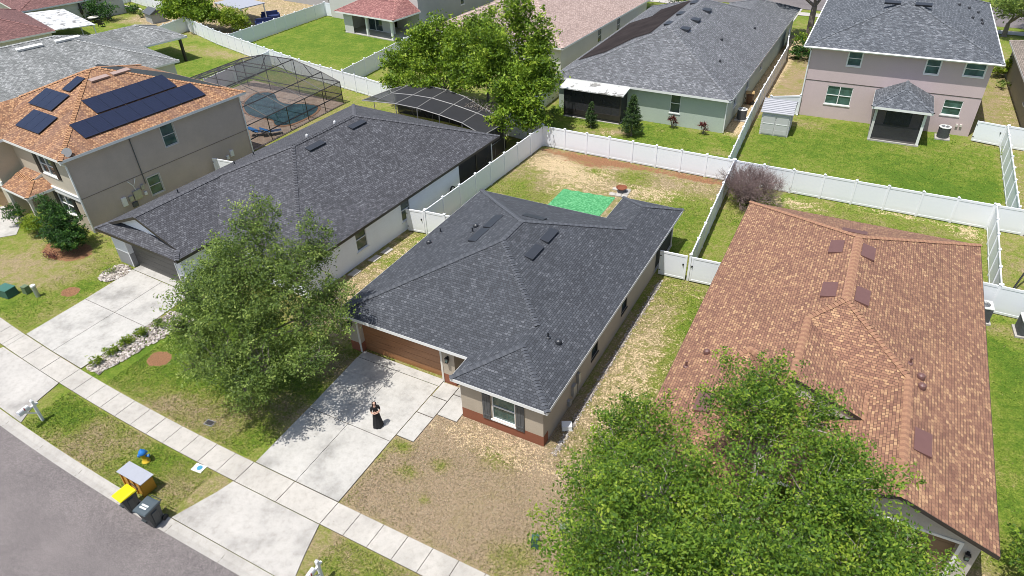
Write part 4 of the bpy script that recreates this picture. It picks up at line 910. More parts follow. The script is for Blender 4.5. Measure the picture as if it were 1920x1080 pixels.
R_, ro, frs = simple_house((27.5, 58, 0), .05, 'olive-walled house with drab brown roof cut by the right edge', (-7.6, 8.5, -11, 8), 3.0, .34, 'sh_drab', 'olive_wall', wins=((3, 12.5, 13.4, 1.2, 2.3),), spacing=.5)
I_, ro, frs = simple_house((-62.0, 64.0, 0), -.12, 'grey-walled house with tan roof behind the long fence at the top edge', (-15.5, -2, -3.4, 15), 3.3, .36, 'sh_drab', 'grey_wall', wins=((1, 1.5, 2.5, 1.3, 2.4), (0, 8.5, 9.6, 1.3, 2.3)), spacing=.5)

# ------------------------------------------------------------------ white vinyl fences
_pc = {}
def panel_mesh(L, h):
    k = (round(L, 2), round(h, 2))
    if k not in _pc:
        mb = MB(); mb.box(.06, L-.06, -.018, .018, .07, h-.06)
        n = max(2, int(L/.28))
        for i in range(1, n): x = .06+(L-.12)*i/n; mb.box(x-.004, x+.004, -.0205, .0205, .16, h-.14)
        mb.box(.06, L-.06, -.035, .035, h-.14, h); mb.box(.06, L-.06, -.035, .035, .05, .18)
        me = mb.build('panel', M['vinyl']); _pc[k] = me.data; bpy.data.objects.remove(me)
    return _pc[k]
mb = MB(); mb.box(-.064, .064, -.064, .064, 0, 1.86); mb.box(-.085, .085, -.085, .085, 1.86, 1.885)
mb.add([(-.075,-.075,1.885),(.075,-.075,1.885),(.075,.075,1.885),(-.075,.075,1.885),(0,0,1.95)], [(0,1,4),(1,2,4),(2,3,4),(3,0,4)])
_t = mb.build('post', M['vinylcap']); POST = _t.data; bpy.data.objects.remove(_t)
def fence(pts, label, group='white vinyl fences around the yards', step=1.94, h=1.8, gates=()):
    root = empty('fence', (pts[0][0], pts[0][1], 0), 0, label, 'fence', group)
    ox, oy = pts[0]; first = True
    for a, b in zip(pts, pts[1:]):
        dx, dy = b[0]-a[0], b[1]-a[1]; L = math.hypot(dx, dy); n = max(1, round(L/step)); s = L/n; an = math.atan2(dy, dx)
        for i in range(n+1):
            if i == 0 and not first: continue
            o = bpy.data.objects.new('post', POST); col.objects.link(o); o.parent = root; o.location = (a[0]+dx*i/n-ox, a[1]+dy*i/n-oy, 0); o.rotation_euler = (random.uniform(-.008,.008), random.uniform(-.008,.008), an)
        for i in range(n):
            o = bpy.data.objects.new('panel', panel_mesh(s, h)); col.objects.link(o); o.parent = root; o.location = (a[0]+dx*i/n-ox, a[1]+dy*i/n-oy, 0); o.rotation_euler = (0, 0, an)
        first = False
    return root
def gate(a, b, label, h=1.75, latch=.9):
    dx, dy = b[0]-a[0], b[1]-a[1]; L = math.hypot(dx, dy)
    r = empty('gate', (a[0], a[1], 0), math.atan2(dy, dx), label, 'gate', 'white vinyl gates')
    m = MB(); m.box(.1, L-.1, -.018, .018, .18, h-.1); n = int(L/.3)
    for i in range(1, n): x = .1+(L-.2)*i/n; m.box(x-.004, x+.004, -.0205, .0205, .2, h-.12)
    m.build('board_panel', M['vinyl'], r)
    m = MB(); m.box(.03,.13,-.035,.035,.08,h); m.box(L-.13,L-.03,-.035,.035,.08,h); m.box(.13,L-.13,-.035,.035,h-.12,h); m.box(.13,L-.13,-.035,.035,.08,.2); m.build('gate_frame', M['vinylcap'], r)
    m = MB(); x = L*latch-.06 if latch > .5 else .1; m.box(x-.05, x+.05, -.06, -.036, 1.1, 1.16); m.box(x-.02, x+.02, -.09, -.06, 1.05, 1.2); m.build('latch', M['black'], r)
    for z in (.4, 1.4): m = MB(); xx = .04 if latch > .5 else L-.1; m.box(xx, xx+.1, -.05, -.036, z, z+.06); m.build('hinge', M['black'], r)
    return r
for px, py in ((.12,15.5),(1.93,15.6),(3.85,15.7),(-16.85,13.3),(-15.42,13.48)):
    pass
gate((.2,15.52), (1.9,15.6), 'wide white gate between the dark-roofed house and the side fence')
gate((2.1,15.6), (3.8,15.7), 'white gate closing the gap beside the brown-roofed house', latch=.1)
gate((-16.85,13.28), (-15.5,13.46), 'white gate against the wall of the white house')
gate((16.95,45.1), (19.0,44.75), 'white gate at the right corner of the mauve house')
fence([(-15.42,13.48),(-12.4,13.7)], 'short white fence piece between the white house gate and the dark-roofed house', step=1.5)
fence([(-15.45,13.6),(-14.65,29.85)], 'white fence dividing the white house yard from the sandy backyard')
fence([(-14.6,29.9),(1.15,29.75)], 'white fence along the back of the sandy backyard')
fence([(1.3,29.72),(17.8,29.82)], 'long white fence behind the brown-roofed house', step=2.05)
fence([(17.98,29.82),(29,30.1)], 'white fence continuing to the right edge behind the narrow yard')
fence([(2.02,15.7),(1.2,29.6)], 'white fence seen edge-on between the sandy backyard and the brown-roofed house')
fence([(17.86,19.85),(17.9,29.7)], 'white fence along the right side of the brown-roofed house')
fence([(16.5,19.8),(17.8,19.78),(26,19.7)], 'white fence behind the two air conditioners at the right edge')
fence([(.75,30.0),(.25,38.2),(-.1,45),(-.45,60)], 'white fence between the sage green house and the mauve house', step=2.0)
fence([(1.0,44.2),(3.3,45.4)], 'short white fence piece behind the garden shed', step=2.4)
fence([(-1.4,66.5),(-.45,60.2)], 'short weathered white fence piece past the far end of the green house', step=3)
fence([(19.15,30.1),(19.02,44.6)], 'white fence on the right side of the bright green yard')
fence([(19.1,44.7),(26,44.2)], 'white fence running right from the mauve house gate')
fence([(-18.3,31.0),(-18.6,50),(-18.8,69)], 'white fence running back between the pink-roofed and green houses', step=2.1)
fence([(-14.75,30.05),(-26,31.6),(-36.2,33.8),(-47,35.9),(-57.5,38.8),(-66,41.2),(-74.8,44.3)], 'longest white fence curving behind the pools to the far left yard')
fence([(-74.8,44.1),(-73.4,35.0)], 'white fence coming forward from the far corner of the left yard')
fence([(-52.5,36.9),(-51.6,27.0)], 'white fence beside the left pool cage')
fence([(-62.4,40.4),(-62.2,57.5)], 'white fence on the left side of the bright lawn at the top')
fence([(-62.1,57.6),(-60.9,57.5)], 'tiny sunlit white fence piece joining the pale two-storey house', step=1.2)
fence([(-40.2,34.9),(-41.2,51)], 'white fence on the right side of the bright lawn, half behind the trees')
fence([(-44,57),(-38.4,53.5)], 'short white fence piece beside the pink roof')
fence([(-97.5,46.3),(-98.2,56)], 'shaded white fence behind the far-left patio chairs')
fence([(-98,53),(-90,51),(-84,50.2)], 'white fence at the far edge of the small far-left lawn')

# ------------------------------------------------------------------ pool enclosures
M['water'] = glassy('pool_water', (.03, .075, .08), .04)
def pav():
    m, n, l, b = new_mat('pool_pavers'); tc = n.new('ShaderNodeTexCoord'); t = n.new('ShaderNodeTexBrick'); l.new(tc.outputs['Object'], t.inputs['Vector'])
    t.inputs['Scale'].default_value = 1; t.inputs['Brick Width'].default_value = .3; t.inputs['Row Height'].default_value = .15; t.inputs['Mortar Size'].default_value = .008
    t.inputs['Color1'].default_value = (.38, .27, .20, 1); t.inputs['Color2'].default_value = (.52, .40, .31, 1); t.inputs['Mortar'].default_value = (.25, .19, .15, 1)
    f = noise(n, l, .8, 4); r = ramp(n, [(.3, (.85,)*3), (.7, (1.12,)*3)]); l.new(f, r.inputs[0]); l.new(mixc(n, l, 1., t.outputs[0], r.outputs[0], 'MULTIPLY'), b.inputs['Base Color']); b.inputs['Roughness'].default_value = .8; return m
M['pavers'] = pav(); M['coping'] = plain('pool_coping', (.36, .20, .12), .8, .1)
def smooth_loop(pts, n=6):
    P = [Vector((*p, 0)) for p in pts]; out = []; k = len(P)
    for i in range(k):
        a, b, c, d = P[i-1], P[i], P[(i+1)%k], P[(i+2)%k]
        for t in range(n):
            t = t/n; out.append(.5*((2*b)+(-a+c)*t+(2*a-5*b+4*c-d)*t*t+(-a+3*b-3*c+d)*t**3))
    return [(p.x, p.y) for p in out]
def deck_with_pool(name, outer, loop):
    lp_ = smooth_loop(loop); mb = MB(); mb.prism(outer, -.08, .03); tag(mb.build(name, M['pavers']), kind='structure')
    c = np.mean(np.array(lp_), 0); big = [tuple(c+(np.array(p)-c)*1.07) for p in lp_]
    mb = MB(); mb.prism(big, -.02, .07); tag(mb.build('pool_coping', M['coping']), kind='structure')
    mb = MB(); mb.prism(lp_, -.02, .078); tag(mb.build('pool_water', M['water']), kind='structure')
deck_with_pool('pool_deck', [(-52,18.5),(-37.0,18.7),(-37.1,31.1),(-51,32.6)], [(-46.5,27.0),(-47.4,29.5),(-45.9,30.3),(-44.0,29.0),(-42.4,28.5),(-40.6,29.2),(-39.0,29.2),(-38.1,28.0),(-37.9,26.3),(-38.2,24.6),(-39.3,23.9),(-40.7,24.8),(-42.6,24.6),(-44.6,25.3)])
quad('white_house_patio', [(-31.5,24.6),(-17.2,24.2),(-17.2,27.6),(-30.4,31.0)], .03, M['pavers'])
def cage(name, label, beams, panels, mat='bronze', smat='screen_thin', r=.05):
    c = empty(name, (beams[0][0][0], beams[0][0][1], 0), 0, label, 'pool cage', 'screened pool enclosures'); o = c.location
    off = lambda p: (p[0]-o.x, p[1]-o.y, p[2])
    for b in beams:
        mb = MB(); mb.tube([off(p) for p in b], r, 4); mb.build('beam', M[mat], c)
    s = MB()
    for p in panels: s.poly([off(v) for v in p])
    s.build('screen', M[smat], c); return c
# left cage: cross-section arches across x, repeated along y
ys = [18.9, 21.3, 23.7, 26.1, 28.5, 31.1]; prof = [(-37.25, 2.15), (-39.4, 2.85), (-42.9, 3.65), (-47.0, 3.65), (-50.2, 2.9), (-51.6, 2.2)]
bm, pn = [], []
for y in ys:
    bm.append([(-37.25, y, .03), (-37.25, y, 2.15)]); bm.append([(-51.6, y, .03), (-51.6, y, 2.2)])
    bm.append([(x, y, z) for x, z in prof])
for x, z in prof: bm.append([(x, ys[0], z), (x, ys[-1], z)])
for x, z in prof[1:-1]: bm.append([(x, ys[-1], .03), (x, ys[-1], z)])
bm += [[(-37.25, ys[0], .9), (-37.25, ys[-1], .9)], [(-37.25, 31.1, .9), (-51.6, 31.1, .9)], [(-37.25, 31.1, 2.15), (-51.6, 31.1, 2.2)], [(-40.6, 31.1, 2.15), (-41.6, 31.1, 3.3)], [(-44, 31.1, 2.2), (-45, 31.1, 3.6)], [(-47.6, 31.1, 2.2), (-46.6, 31.1, 3.6)]]
for i in range(len(ys)-1):
    for (xa, za), (xb, zb) in zip(prof, prof[1:]): pn.append([(xa, ys[i], za), (xa, ys[i+1], za), (xb, ys[i+1], zb), (xb, ys[i], zb)])
    pn.append([(-37.25, ys[i], .03), (-37.25, ys[i+1], .03), (-37.25, ys[i+1], 2.15), (-37.25, ys[i], 2.15)])
pn.append([(-37.25,31.1,.03),(-51.6,31.1,.03),(-51.6,31.1,2.2),(-50.2,31.1,2.9),(-47,31.1,3.65),(-42.9,31.1,3.65),(-39.4,31.1,2.85),(-37.25,31.1,2.15)])
cage('pool_enclosure', 'tall bronze screened enclosure over the kidney-shaped pool', bm, pn)
# right cage, low mansard behind the white house
fr_ = [(-31.2,27.0,2.55),(-29.0,26.0,3.1),(-26.7,26.0,3.25),(-24.5,26.0,3.2),(-22.3,26.0,2.95),(-20.1,26.0,2.6),(-17.35,24.7,2.5)]
bk_ = [(-30.8,30.6,2.4),(-29.0,28.6,3.0),(-26.7,28.6,3.15),(-24.7,28.6,3.15),(-22.5,28.6,2.9),(-20.2,28.6,2.5),(-17.2,27.7,2.35)]
b3_ = [(-30.6,31.2,2.4),(-28.9,31.2,2.95),(-26.7,31.2,3.1),(-24.7,31.0,3.1),(-22.5,30.6,2.9),(-20.2,29.8,2.5),(-17.2,28.1,2.35)]
bm = [fr_, bk_, b3_]+[[a, b, c] for a, b, c in zip(fr_, bk_, b3_)]+[[(-17.3,24.8,.03),(-17.35,24.7,2.5)],[(-17.2,27.8,.03),(-17.2,27.8,2.35)],[(-17.25,26.3,.03),(-17.3,26.3,2.4)],[(-17.25,24.8,1.2),(-17.25,27.8,1.2)]]
for p in fr_[1:-1]: bm.append([(p[0], p[1], .03), p])
for p in b3_[:-1]: bm.append([(p[0], p[1], .03), p])
pn = [[fr_[i], fr_[i+1], bk_[i+1], bk_[i]] for i in range(6)]+[[bk_[i], bk_[i+1], b3_[i+1], b3_[i]] for i in range(6)]
pn += [[(b3_[i][0],b3_[i][1],.03),(b3_[i+1][0],b3_[i+1][1],.03),b3_[i+1],b3_[i]] for i in range(6)]+[[(-17.25,24.8,.03),(-17.2,27.8,.03),(-17.2,27.8,2.35),(-17.35,24.7,2.5)]]
M['alu'] = plain('grey_aluminium', (.22, .215, .21), .45, .1)
M['screen_mid'] = screen_mat('dusty_screen', (.022, .022, .025), .88)
cage('pool_enclosure', 'low grey-framed screened enclosure attached behind the white house', bm, pn, 'alu', 'screen_mid', .045)

# ------------------------------------------------------------------ garden shed, air conditioners, bins
sh = empty('garden_shed', (1.15, 39.75, 0), .05, 'small light grey garden shed with ribbed roof against the white fence', 'shed')
m = MB(); m.box(0, 2.3, 0, 2.9, 0, 2.0)
for k in range(10): m.box(-.012, 2.312, -.012, 2.912, .1+k*.18, .115+k*.18)
m.build('wall', plain('shed_plastic', (.56, .55, .54), .6, .05), sh)
m = MB(); m.add([(-.15,-.15,1.97),(2.45,-.15,1.97),(2.45,1.45,2.6),(-.15,1.45,2.6),(-.15,3.05,1.97),(2.45,3.05,1.97)], [(0,1,2,3),(3,2,5,4),(0,3,4),(1,5,2)])
for s_ in (0, 1):
    for k in range(8):
        t = k/8; y = -.15+1.6*t if s_ == 0 else 3.05-1.6*t; z = 1.97+.63*t; m.box(-.17, 2.47, y, y+.09, z+.0, z+.06)
m.build('roof', plain('shed_roof', (.40, .40, .42), .55, .05), sh)
for x in (.12, 1.2):
    m = MB(); m.box(x, x+.98, -.04, -.014, .1, 1.75); m.box(x+.04, x+.94, -.05, -.041, .16, .5); d = m.build('door', plain('shed_door', (.50, .50, .49), .6, .05), sh)
    m = MB(); m.box(x+.04, x+.94, -.056, -.042, 1.0, 1.06); m.build('crossbar', M['white'], d)
def ac(x, y, rz, label, rnd=False, s=.78, h=.92, g='air conditioners beside the houses'):
    a = empty('air_conditioner', (x, y, 0), rz, label, 'air conditioner', g)
    m = MB(); m.box(-s/2-.12, s/2+.12, -s/2-.12, s/2+.12, 0, .1); m.build('pad', M['conc2'], a)
    m = MB()
    if rnd: m.lathe([(s/2, .1), (s/2, h)], n=24)
    else: m.box(-s/2, s/2, -s/2, s/2, .1, h)
    for k in range(14):
        z = .16+k*(h-.22)/14
        if rnd: m.lathe([(s/2+.012, z), (s/2+.012, z+.02)], n=24)
        else: m.box(-s/2-.012, s/2+.012, -s/2-.012, s/2+.012, z, z+.02)
    m.build('casing', M['acgray'], a)
    m = MB(); n = 24
    ring = lambda r, z, sq: [((r*math.cos(t), r*math.sin(t), z) if not sq else (max(-r, min(r, r*1.35*math.cos(t))), max(-r, min(r, r*1.35*math.sin(t))), z)) for t in [2*math.pi*j/n for j in range(n)]]
    o1, i1, o2, i2 = ring(s/2+.03, h, not rnd), ring(s/2*.74, h+.07, False), ring(s/2+.03, h+.05, not rnd), ring(s/2*.74, h-.05, False)
    vs_ = o1+o2+i1+i2; fs_ = []
    for j in range(n): k = (j+1) % n; fs_ += [(j,k,n+k,n+j),(n+j,n+k,2*n+k,2*n+j),(2*n+j,2*n+k,3*n+k,3*n+j)]
    m.add(vs_, fs_); m.build('top_cover', M['actop'] if not rnd or True else M['acgray'], a)
    m = MB(); m.lathe([(s/2*.74, h-.06), (.001, h-.06)], n=24); 
    f = m.build('fan_well', M['black'], a)
    m = MB()
    for k in range(5):
        t = k*1.2566; m.add([(.05*math.cos(t),.05*math.sin(t),h-.03),(s*.33*math.cos(t-.3),s*.33*math.sin(t-.3),h-.05),(s*.33*math.cos(t+.3),s*.33*math.sin(t+.3),h-.01)], [(0,1,2)])
    for r_ in (.1,.17,.24): m.tube([(r_*math.cos(q_), r_*math.sin(q_), h+.065) for q_ in np.linspace(0, 6.283, 19)], .006, 4)
    m.build('fan', M['gal'], a); return a
ac(-.95, 42.3, 0, 'round-topped grey air conditioner beside the sage green house', True, .8, .95)
ac(14.9, 44.9, .03, 'black air conditioner behind the mauve house', True, .86, .95)
ac(17.3, 18.9, .1, 'air conditioner half hidden by the brown roof', False, .8, .95)
ac(19.45, 18.5, .1, 'square air conditioner cut by the right edge of the photo', False, .86, .95)
def bin_(x, y, rz, label, body, lid, s=1., tilt=.0, stickers=False):
    b = empty('wheelie_bin', (x, y, -.02), rz, label, 'trash bin', 'wheeled trash bins'); b.scale = (s,)*3
    m = MB(); bt = [(-.23,-.22),(.23,-.22),(.23,.24),(-.23,.24)]; tp = [(-.29,-.33),(.29,-.33),(.29,.30),(-.29,.30)]
    m.add([(*p,.05) for p in bt]+[(*p,.98) for p in tp], [(3,2,1,0),(4,5,6,7),(0,1,5,4),(1,2,6,5),(2,3,7,6),(3,0,4,7)])
    m.add([(-.12,-.36,.45),(.12,-.36,.45),(.12,-.30,.45),(-.12,-.30,.45),(-.12,-.37,.52),(.12,-.37,.52),(.12,-.30,.52),(-.12,-.30,.52)], [(0,3,2,1),(4,5,6,7),(0,1,5,4),(1,2,6,5),(3,0,4,7)])
    for sx in (-1, 1): m.add([(sx*.24,-.15,.1),(sx*.285,-.15,.85),(sx*.285,.12,.85),(sx*.24,.12,.1),(sx*.27,-.13,.15),(sx*.315,-.13,.8),(sx*.315,.10,.8),(sx*.27,.10,.15)], [(4,5,6,7),(0,1,5,4),(1,2,6,5),(2,3,7,6),(3,0,4,7)])
    m.box(-.32, .32, -.36, .33, .93, .98); m.build('body', body, b)
    m = MB(); m.add([(-.33,-.40,.985),(.33,-.40,.985),(.33,.34,.985),(-.33,.34,.985),(-.31,-.36,1.03),(.31,-.36,1.03),(.31,.32,1.06),(-.31,.32,1.06),(-.24,-.26,1.055),(.24,-.26,1.055),(.24,.22,1.085),(-.24,.22,1.085)],
        [(0,3,2,1),(0,1,5,4),(1,2,6,5),(2,3,7,6),(3,0,4,7),(4,5,9,8),(5,6,10,9),(6,7,11,10),(7,4,8,11),(8,9,10,11)]); ld = m.build('lid', lid, b)
    if stickers:
        for k in (0, 1):
            st = MB(); st.box(-.16, .16, -.2+k*.11, -.13+k*.11, 1.07+k*.004, 1.076+k*.004); st.build('label', M['white'], ld)
    m = MB(); m.tube([(-.26,.33,.93),(-.26,.43,.98),(.26,.43,.98),(.26,.33,.93)], .018, 6); m.build('handle', body, b)
    for sx in (-.3, .24):
        w_ = MB(); w_.tube([(sx,.27,.13),(sx+.06,.27,.13)], .13, 14); w_.build('wheel', M['black'], b)
    return b
M['yel'] = plain('yellow_plastic', (.80, .68, .0), .35, .04); M['bingrey'] = plain('dark_grey_plastic', (.035, .042, .045), .4, .1); M['binlid'] = plain('grey_lid_plastic', (.07, .09, .10), .35, .08); M['binbrown'] = plain('brown_plastic', (.10, .055, .03), .5, .1); M['bintan'] = plain('tan_lid_plastic', (.45, .30, .13), .5, .08)
bin_(-14.1, -10.83, -.08, 'dark trash bin with bright yellow lid at the kerb', M['bingrey'], M['yel'])
bin_(-12.62, -10.87, .06, 'all dark grey trash bin with white lid labels at the kerb', M['bingrey'], M['binlid'], 1.08, stickers=True)
bin_(-1.2, 46.5, -1.4, 'brown trash bin with tan lid beside the sage green house', M['binbrown'], M['bintan'], 1.1)
# orange-brown box with grey lid on the verge
bx = empty('kerb_box', (-14.72, -9.9, 0), -.01, 'orange-brown wooden box with flat light grey lid on the verge behind the bins', 'box')
M['orange'] = wood_mat('orange_wood', (.55, .27, .03)); M['boxlid'] = plain('grey_lid', (.34, .35, .39), .6, .04, 5)
m = MB(); m.add([(-.62,-.30,0),(.62,-.30,0),(.62,.30,0),(-.62,.30,0),(-.70,-.27,.86),(.70,-.27,.86),(.70,.27,.86),(-.70,.27,.86)], [(0,3,2,1),(4,5,6,7),(0,1,5,4),(1,2,6,5),(2,3,7,6),(3,0,4,7)])
m.build('body', M['orange'], bx)
m = MB(); m.box(-.8,.8,-.33,.33,.862,.895); m.build('lid', M['boxlid'], bx)
for x in (-.6,-.2,.2,.6): 
    m = MB(); m.add([(x-.04,-.345,.0),(x+.04,-.345,.0),(x+.04,-.30,.0),(x-.04,-.30,0),(x-.04,-.33,.85),(x+.04,-.33,.85),(x+.04,-.275,.85),(x-.04,-.275,.85)], [(0,1,5,4),(1,2,6,5),(3,0,4,7),(4,5,6,7)]); m.build('batten', M['orange'], bx)

# fire hydrant
hy = empty('fire_hydrant', (-15.75, -8.85, 0), .5, 'yellow fire hydrant with blue bonnet in the verge grass', 'fire hydrant')
M['hyel'] = plain('hydrant_yellow', (.62, .42, .03), .45, .1, 9); M['hblue'] = plain('hydrant_blue', (.02, .17, .50), .4, .08, 9)
m = MB(); m.lathe([(.19,0),(.19,.05),(.125,.07),(.115,.45),(.15,.47),(.15,.53)], n=16); m.build('barrel', M['hyel'], hy, True)
m = MB(); m.lathe([(.17,.531),(.18,.58),(.15,.66),(.09,.73),(.04,.75),(.035,.81),(.001,.81)], n=16); m.build('bonnet', M['hblue'], hy, True)
for a in (0, math.pi/2, math.pi): 
    m = MB(); d_ = (math.cos(a), math.sin(a)); m.tube([(.1*d_[0],.1*d_[1],.38),(.2*d_[0],.2*d_[1],.38)], .055, 10); m.tube([(.2*d_[0],.2*d_[1],.38),(.26*d_[0],.26*d_[1],.38)], .075, 8); m.build('nozzle', M['hblue'], hy)
def mailbox(x, y, rz, label, lean=0):
    b = empty('mailbox', (x, y, 0), rz, label, 'mailbox', 'white post mailboxes'); b.rotation_euler = (lean, 0, rz)
    m = MB(); m.box(-.055,.055,-.055,.055,0,1.32); m.add([(-.07,-.07,1.32),(.07,-.07,1.32),(.07,.07,1.32),(-.07,.07,1.32),(0,0,1.42)], [(0,1,4),(1,2,4),(2,3,4),(3,0,4)]); m.build('post', M['white'], b)
    m = MB(); m.box(-.045,.045,-.75,.2,.98,1.06); m.build('arm', M['white'], b)
    m = MB(); m.tube([(0,-.06,.55),(0,-.5,.98)], .035, 4); m.build('brace', M['white'], b)
    m = MB(); pr_ = [(-.09,0),(.09,0),(.09,.13),(.065,.19),(0,.215),(-.065,.19),(-.09,.13)]
    m.add([(px, -.78, 1.07+pz_) for px, pz_ in pr_]+[(px, -.24, 1.07+pz_) for px, pz_ in pr_], [tuple(range(7)), tuple(range(13,6,-1))]+[(i,i+7,(i+1)%7+7,(i+1)%7) for i in range(7)]); m.build('box', plain('mailbox_white', (.70,.71,.74), .4, .05), b)
    m = MB(); m.box(.092,.102,-.5,-.46,1.15,1.33); m.build('flag', plain('flag_red', (.4,.03,.02)), b); return b
mailbox(-22.6, -9.42, .12, 'white post mailbox at the mouth of the left driveway')
mailbox(-4.55, -9.75, .1, 'white mailbox at the bottom edge beside the main driveway apron')
mailbox(2.45, -7.3, 0, 'white mailbox top just showing at the bottom edge by the oak') if False else None

def low_box(name, x, y, rz, sx, sy, h, mat, label, cat, top=None):
    b = empty(name, (x, y, 0), rz, label, cat)
    m = MB(); m.add([(-sx/2,-sy/2,0),(sx/2,-sy/2,0),(sx/2,sy/2,0),(-sx/2,sy/2,0),(-sx*.44,-sy*.44,h),(sx*.44,-sy*.44,h),(sx*.44,sy*.44,h),(-sx*.44,sy*.44,h)], [(0,3,2,1),(4,5,6,7),(0,1,5,4),(1,2,6,5),(2,3,7,6),(3,0,4,7)]); m.build('body', mat, b)
    m = MB(); m.box(-sx*.47, sx*.47, -sy*.47, sy*.47, h, h+.05); m.build('lid', top or mat, b); return b
M['ugreen'] = plain('utility_green', (.035, .10, .075), .5, .1); M['ugreen2'] = plain('pale_green_plastic', (.12, .17, .09), .6, .1)
low_box('transformer_box', -35.0, -3.75, .1, 1.0, .75, .5, M['ugreen'], 'dark green transformer box on the left lawn', 'utility box', plain('utility_green_top', (.05, .15, .115), .5))
low_box('utility_pedestal', -34.1, -3.1, .1, .4, .35, .45, M['ugreen2'], 'squat pale green utility pedestal between the transformer and the grey post', 'utility box')
up = empty('utility_post', (-33.1, -3.05, 0), 0, 'short round grey utility post on the left lawn', 'utility post')
m = MB(); m.lathe([(.13,0),(.13,.75)], n=14); m.build('post', M['gal'], up); m = MB(); m.lathe([(.15,.751),(.15,.84),(.05,.88)], n=14); m.build('cap', M['white'], up)
mc = empty('meter_cover', (-13.25, -8.05, .0), .1, 'small white concrete meter cover with round blue lid beside the sidewalk', 'meter cover')
m = MB(); m.box(-.28,.28,-.2,.2,-.02,.035); m.build('cover', M['white'], mc); m = MB(); m.lathe([(.13,.036),(.13,.05),(.001,.05)], .04, .02, 16); m.build('lid', plain('blue_lid', (.05,.27,.42), .5), mc)
mc = empty('valve_cover', (-15.0, -5.85, 0), .1, 'dark grey valve cover flush in the grass by the oak shadow', 'valve cover')
m = MB(); m.box(-.25,.25,-.17,.17,-.02,.03); m.build('cover', M['alu'], mc); m = MB(); m.box(-.2,.2,-.12,.12,.031,.04); m.build('lid', M['bronze'], mc)
low_box('utility_pedestal', 1.95, -4.72, .2, .3, .3, .55, M['ugreen'], 'small dark green pedestal on the brown grass in front of the big oak', 'utility box')
low_box('utility_pedestal', 2.75, -3.7, .6, .4, .35, .4, M['ugreen2'], 'pale green pedestal half under the big oak leaves', 'utility box')
wb = low_box('white_tub', .48, 1.5, .5, .5, .42, .22, M['white'], 'small white plastic box by the front right corner of the dark-roofed house', 'box')
# green mat, fire pit on pavers
gm_, n_, l_, b__ = new_mat('green_turf'); 
_f = noise(n_, l_, 7, 4, .7); _r2 = ramp(n_, [(.36, (.03, .19, .065)), (.5, (.065, .30, .11)), (.64, (.17, .44, .21))]); l_.new(_f, _r2.inputs[0]); l_.new(_r2.outputs[0], b__.inputs['Base Color']); b__.inputs['Roughness'].default_value = .9; bump(n_, l_, b__, noise(n_, l_, 30, 3), .7, .03)
m = MB(); N = 22
vs_ = []; 
for i in range(N+1):
    for j in range(N+1):
        u, v = i/N, j/N; x = -9.75+4.05*u; y = 17.3+6.1*v+.3*u*v; 
        if j == N: y += .06*math.sin(i*1.3)
        vs_.append((x, y, .03+.012*math.sin(i*1.1)*math.cos(j*.8)))
m.add(vs_, [(i*(N+1)+j, (i+1)*(N+1)+j, (i+1)*(N+1)+j+1, i*(N+1)+j+1) for i in range(N) for j in range(N)])
tag(m.build('turf_mat', gm_), 'bright green artificial turf mat behind the dark-roofed house', 'mat')
fp = empty('fire_pit', (-5.65, 24.75, .06), .2, 'round rusty fire pit standing on pale pavers in the sandy backyard', 'fire pit')
M['rust'] = plain('rust', (.22, .07, .03), .8, .3, 9)
m = MB(); m.lathe([(.12,.18),(.3,.22),(.4,.32),(.42,.36),(.38,.36),(.28,.26),(.001,.25)], n=20); m.build('bowl', M['rust'], fp)
for a in (0, 2.1, 4.2): m = MB(); m.tube([(.2*math.cos(a),.2*math.sin(a),.25),(.36*math.cos(a),.36*math.sin(a),0)], .02, 5); m.build('leg', M['black'], fp)
pv = empty('paver_square', (-5.7, 24.65, 0), .08, 'square of pale pavers under the rusty fire pit', 'pavers')
for i in range(3):
    for j in range(3):
        if (i, j) == (0, 1): continue
        m = MB(); m.box(-.68+i*.46, -.26+i*.46, -.66+j*.45, -.25+j*.45, -.01, .055); m.build('paver', M['walkc'], pv)
# loungers in the left cage
def lounger(x, y, rz, label):
    a = empty('pool_lounger', (x, y, .03), rz, label, 'lounger', 'blue loungers by the pool')
    fr = MB()
    for sx in (-.3, .3): fr.tube([(sx,-.9,.34),(sx,.3,.36),(sx,.85,.75)], .022, 5)
    for sx in (-.3, .3):
        for yy in (-.75, .3): fr.tube([(sx,yy,.34),(sx,yy-.08,0)], .02, 5)
    fr.build('frame', M['white'], a)
    c = MB(); c.add([(-.28,-.9,.36),(.28,-.9,.36),(.28,.3,.38),(-.28,.3,.38),(.28,.85,.78),(-.28,.85,.78)], [(0,1,2,3),(3,2,4,5)]); c.build('sling', plain('navy_sling', (.03,.06,.14)), a)
    t = MB(); t.add([(-.3,.1,.40),(.3,.1,.40),(.31,.86,.82),(-.31,.86,.82),(-.31,.9,.6),(.31,.9,.6)], [(0,1,2,3),(3,2,5,4)]); t.build('towel', plain('blue_towel', (.06,.25,.62), .9, .3, 6), a)
lounger(-38.95, 21.5, 2.2, 'blue-towelled lounger further left at the near end of the left pool'); lounger(-38.0, 22.0, 2.5, 'blue-towelled lounger nearest the cage wall beside the left pool')
# dark leaning pole at the right edge
po = MB(); po.tube([(17.9+1.05,22.4,.05),(19.55,23.6,1.6),(19.9,24.6,2.6)], .05, 8); tag(po.build('leaning_pole', M['black']), 'thin dark pole leaning in the grass at the right edge', 'pole')

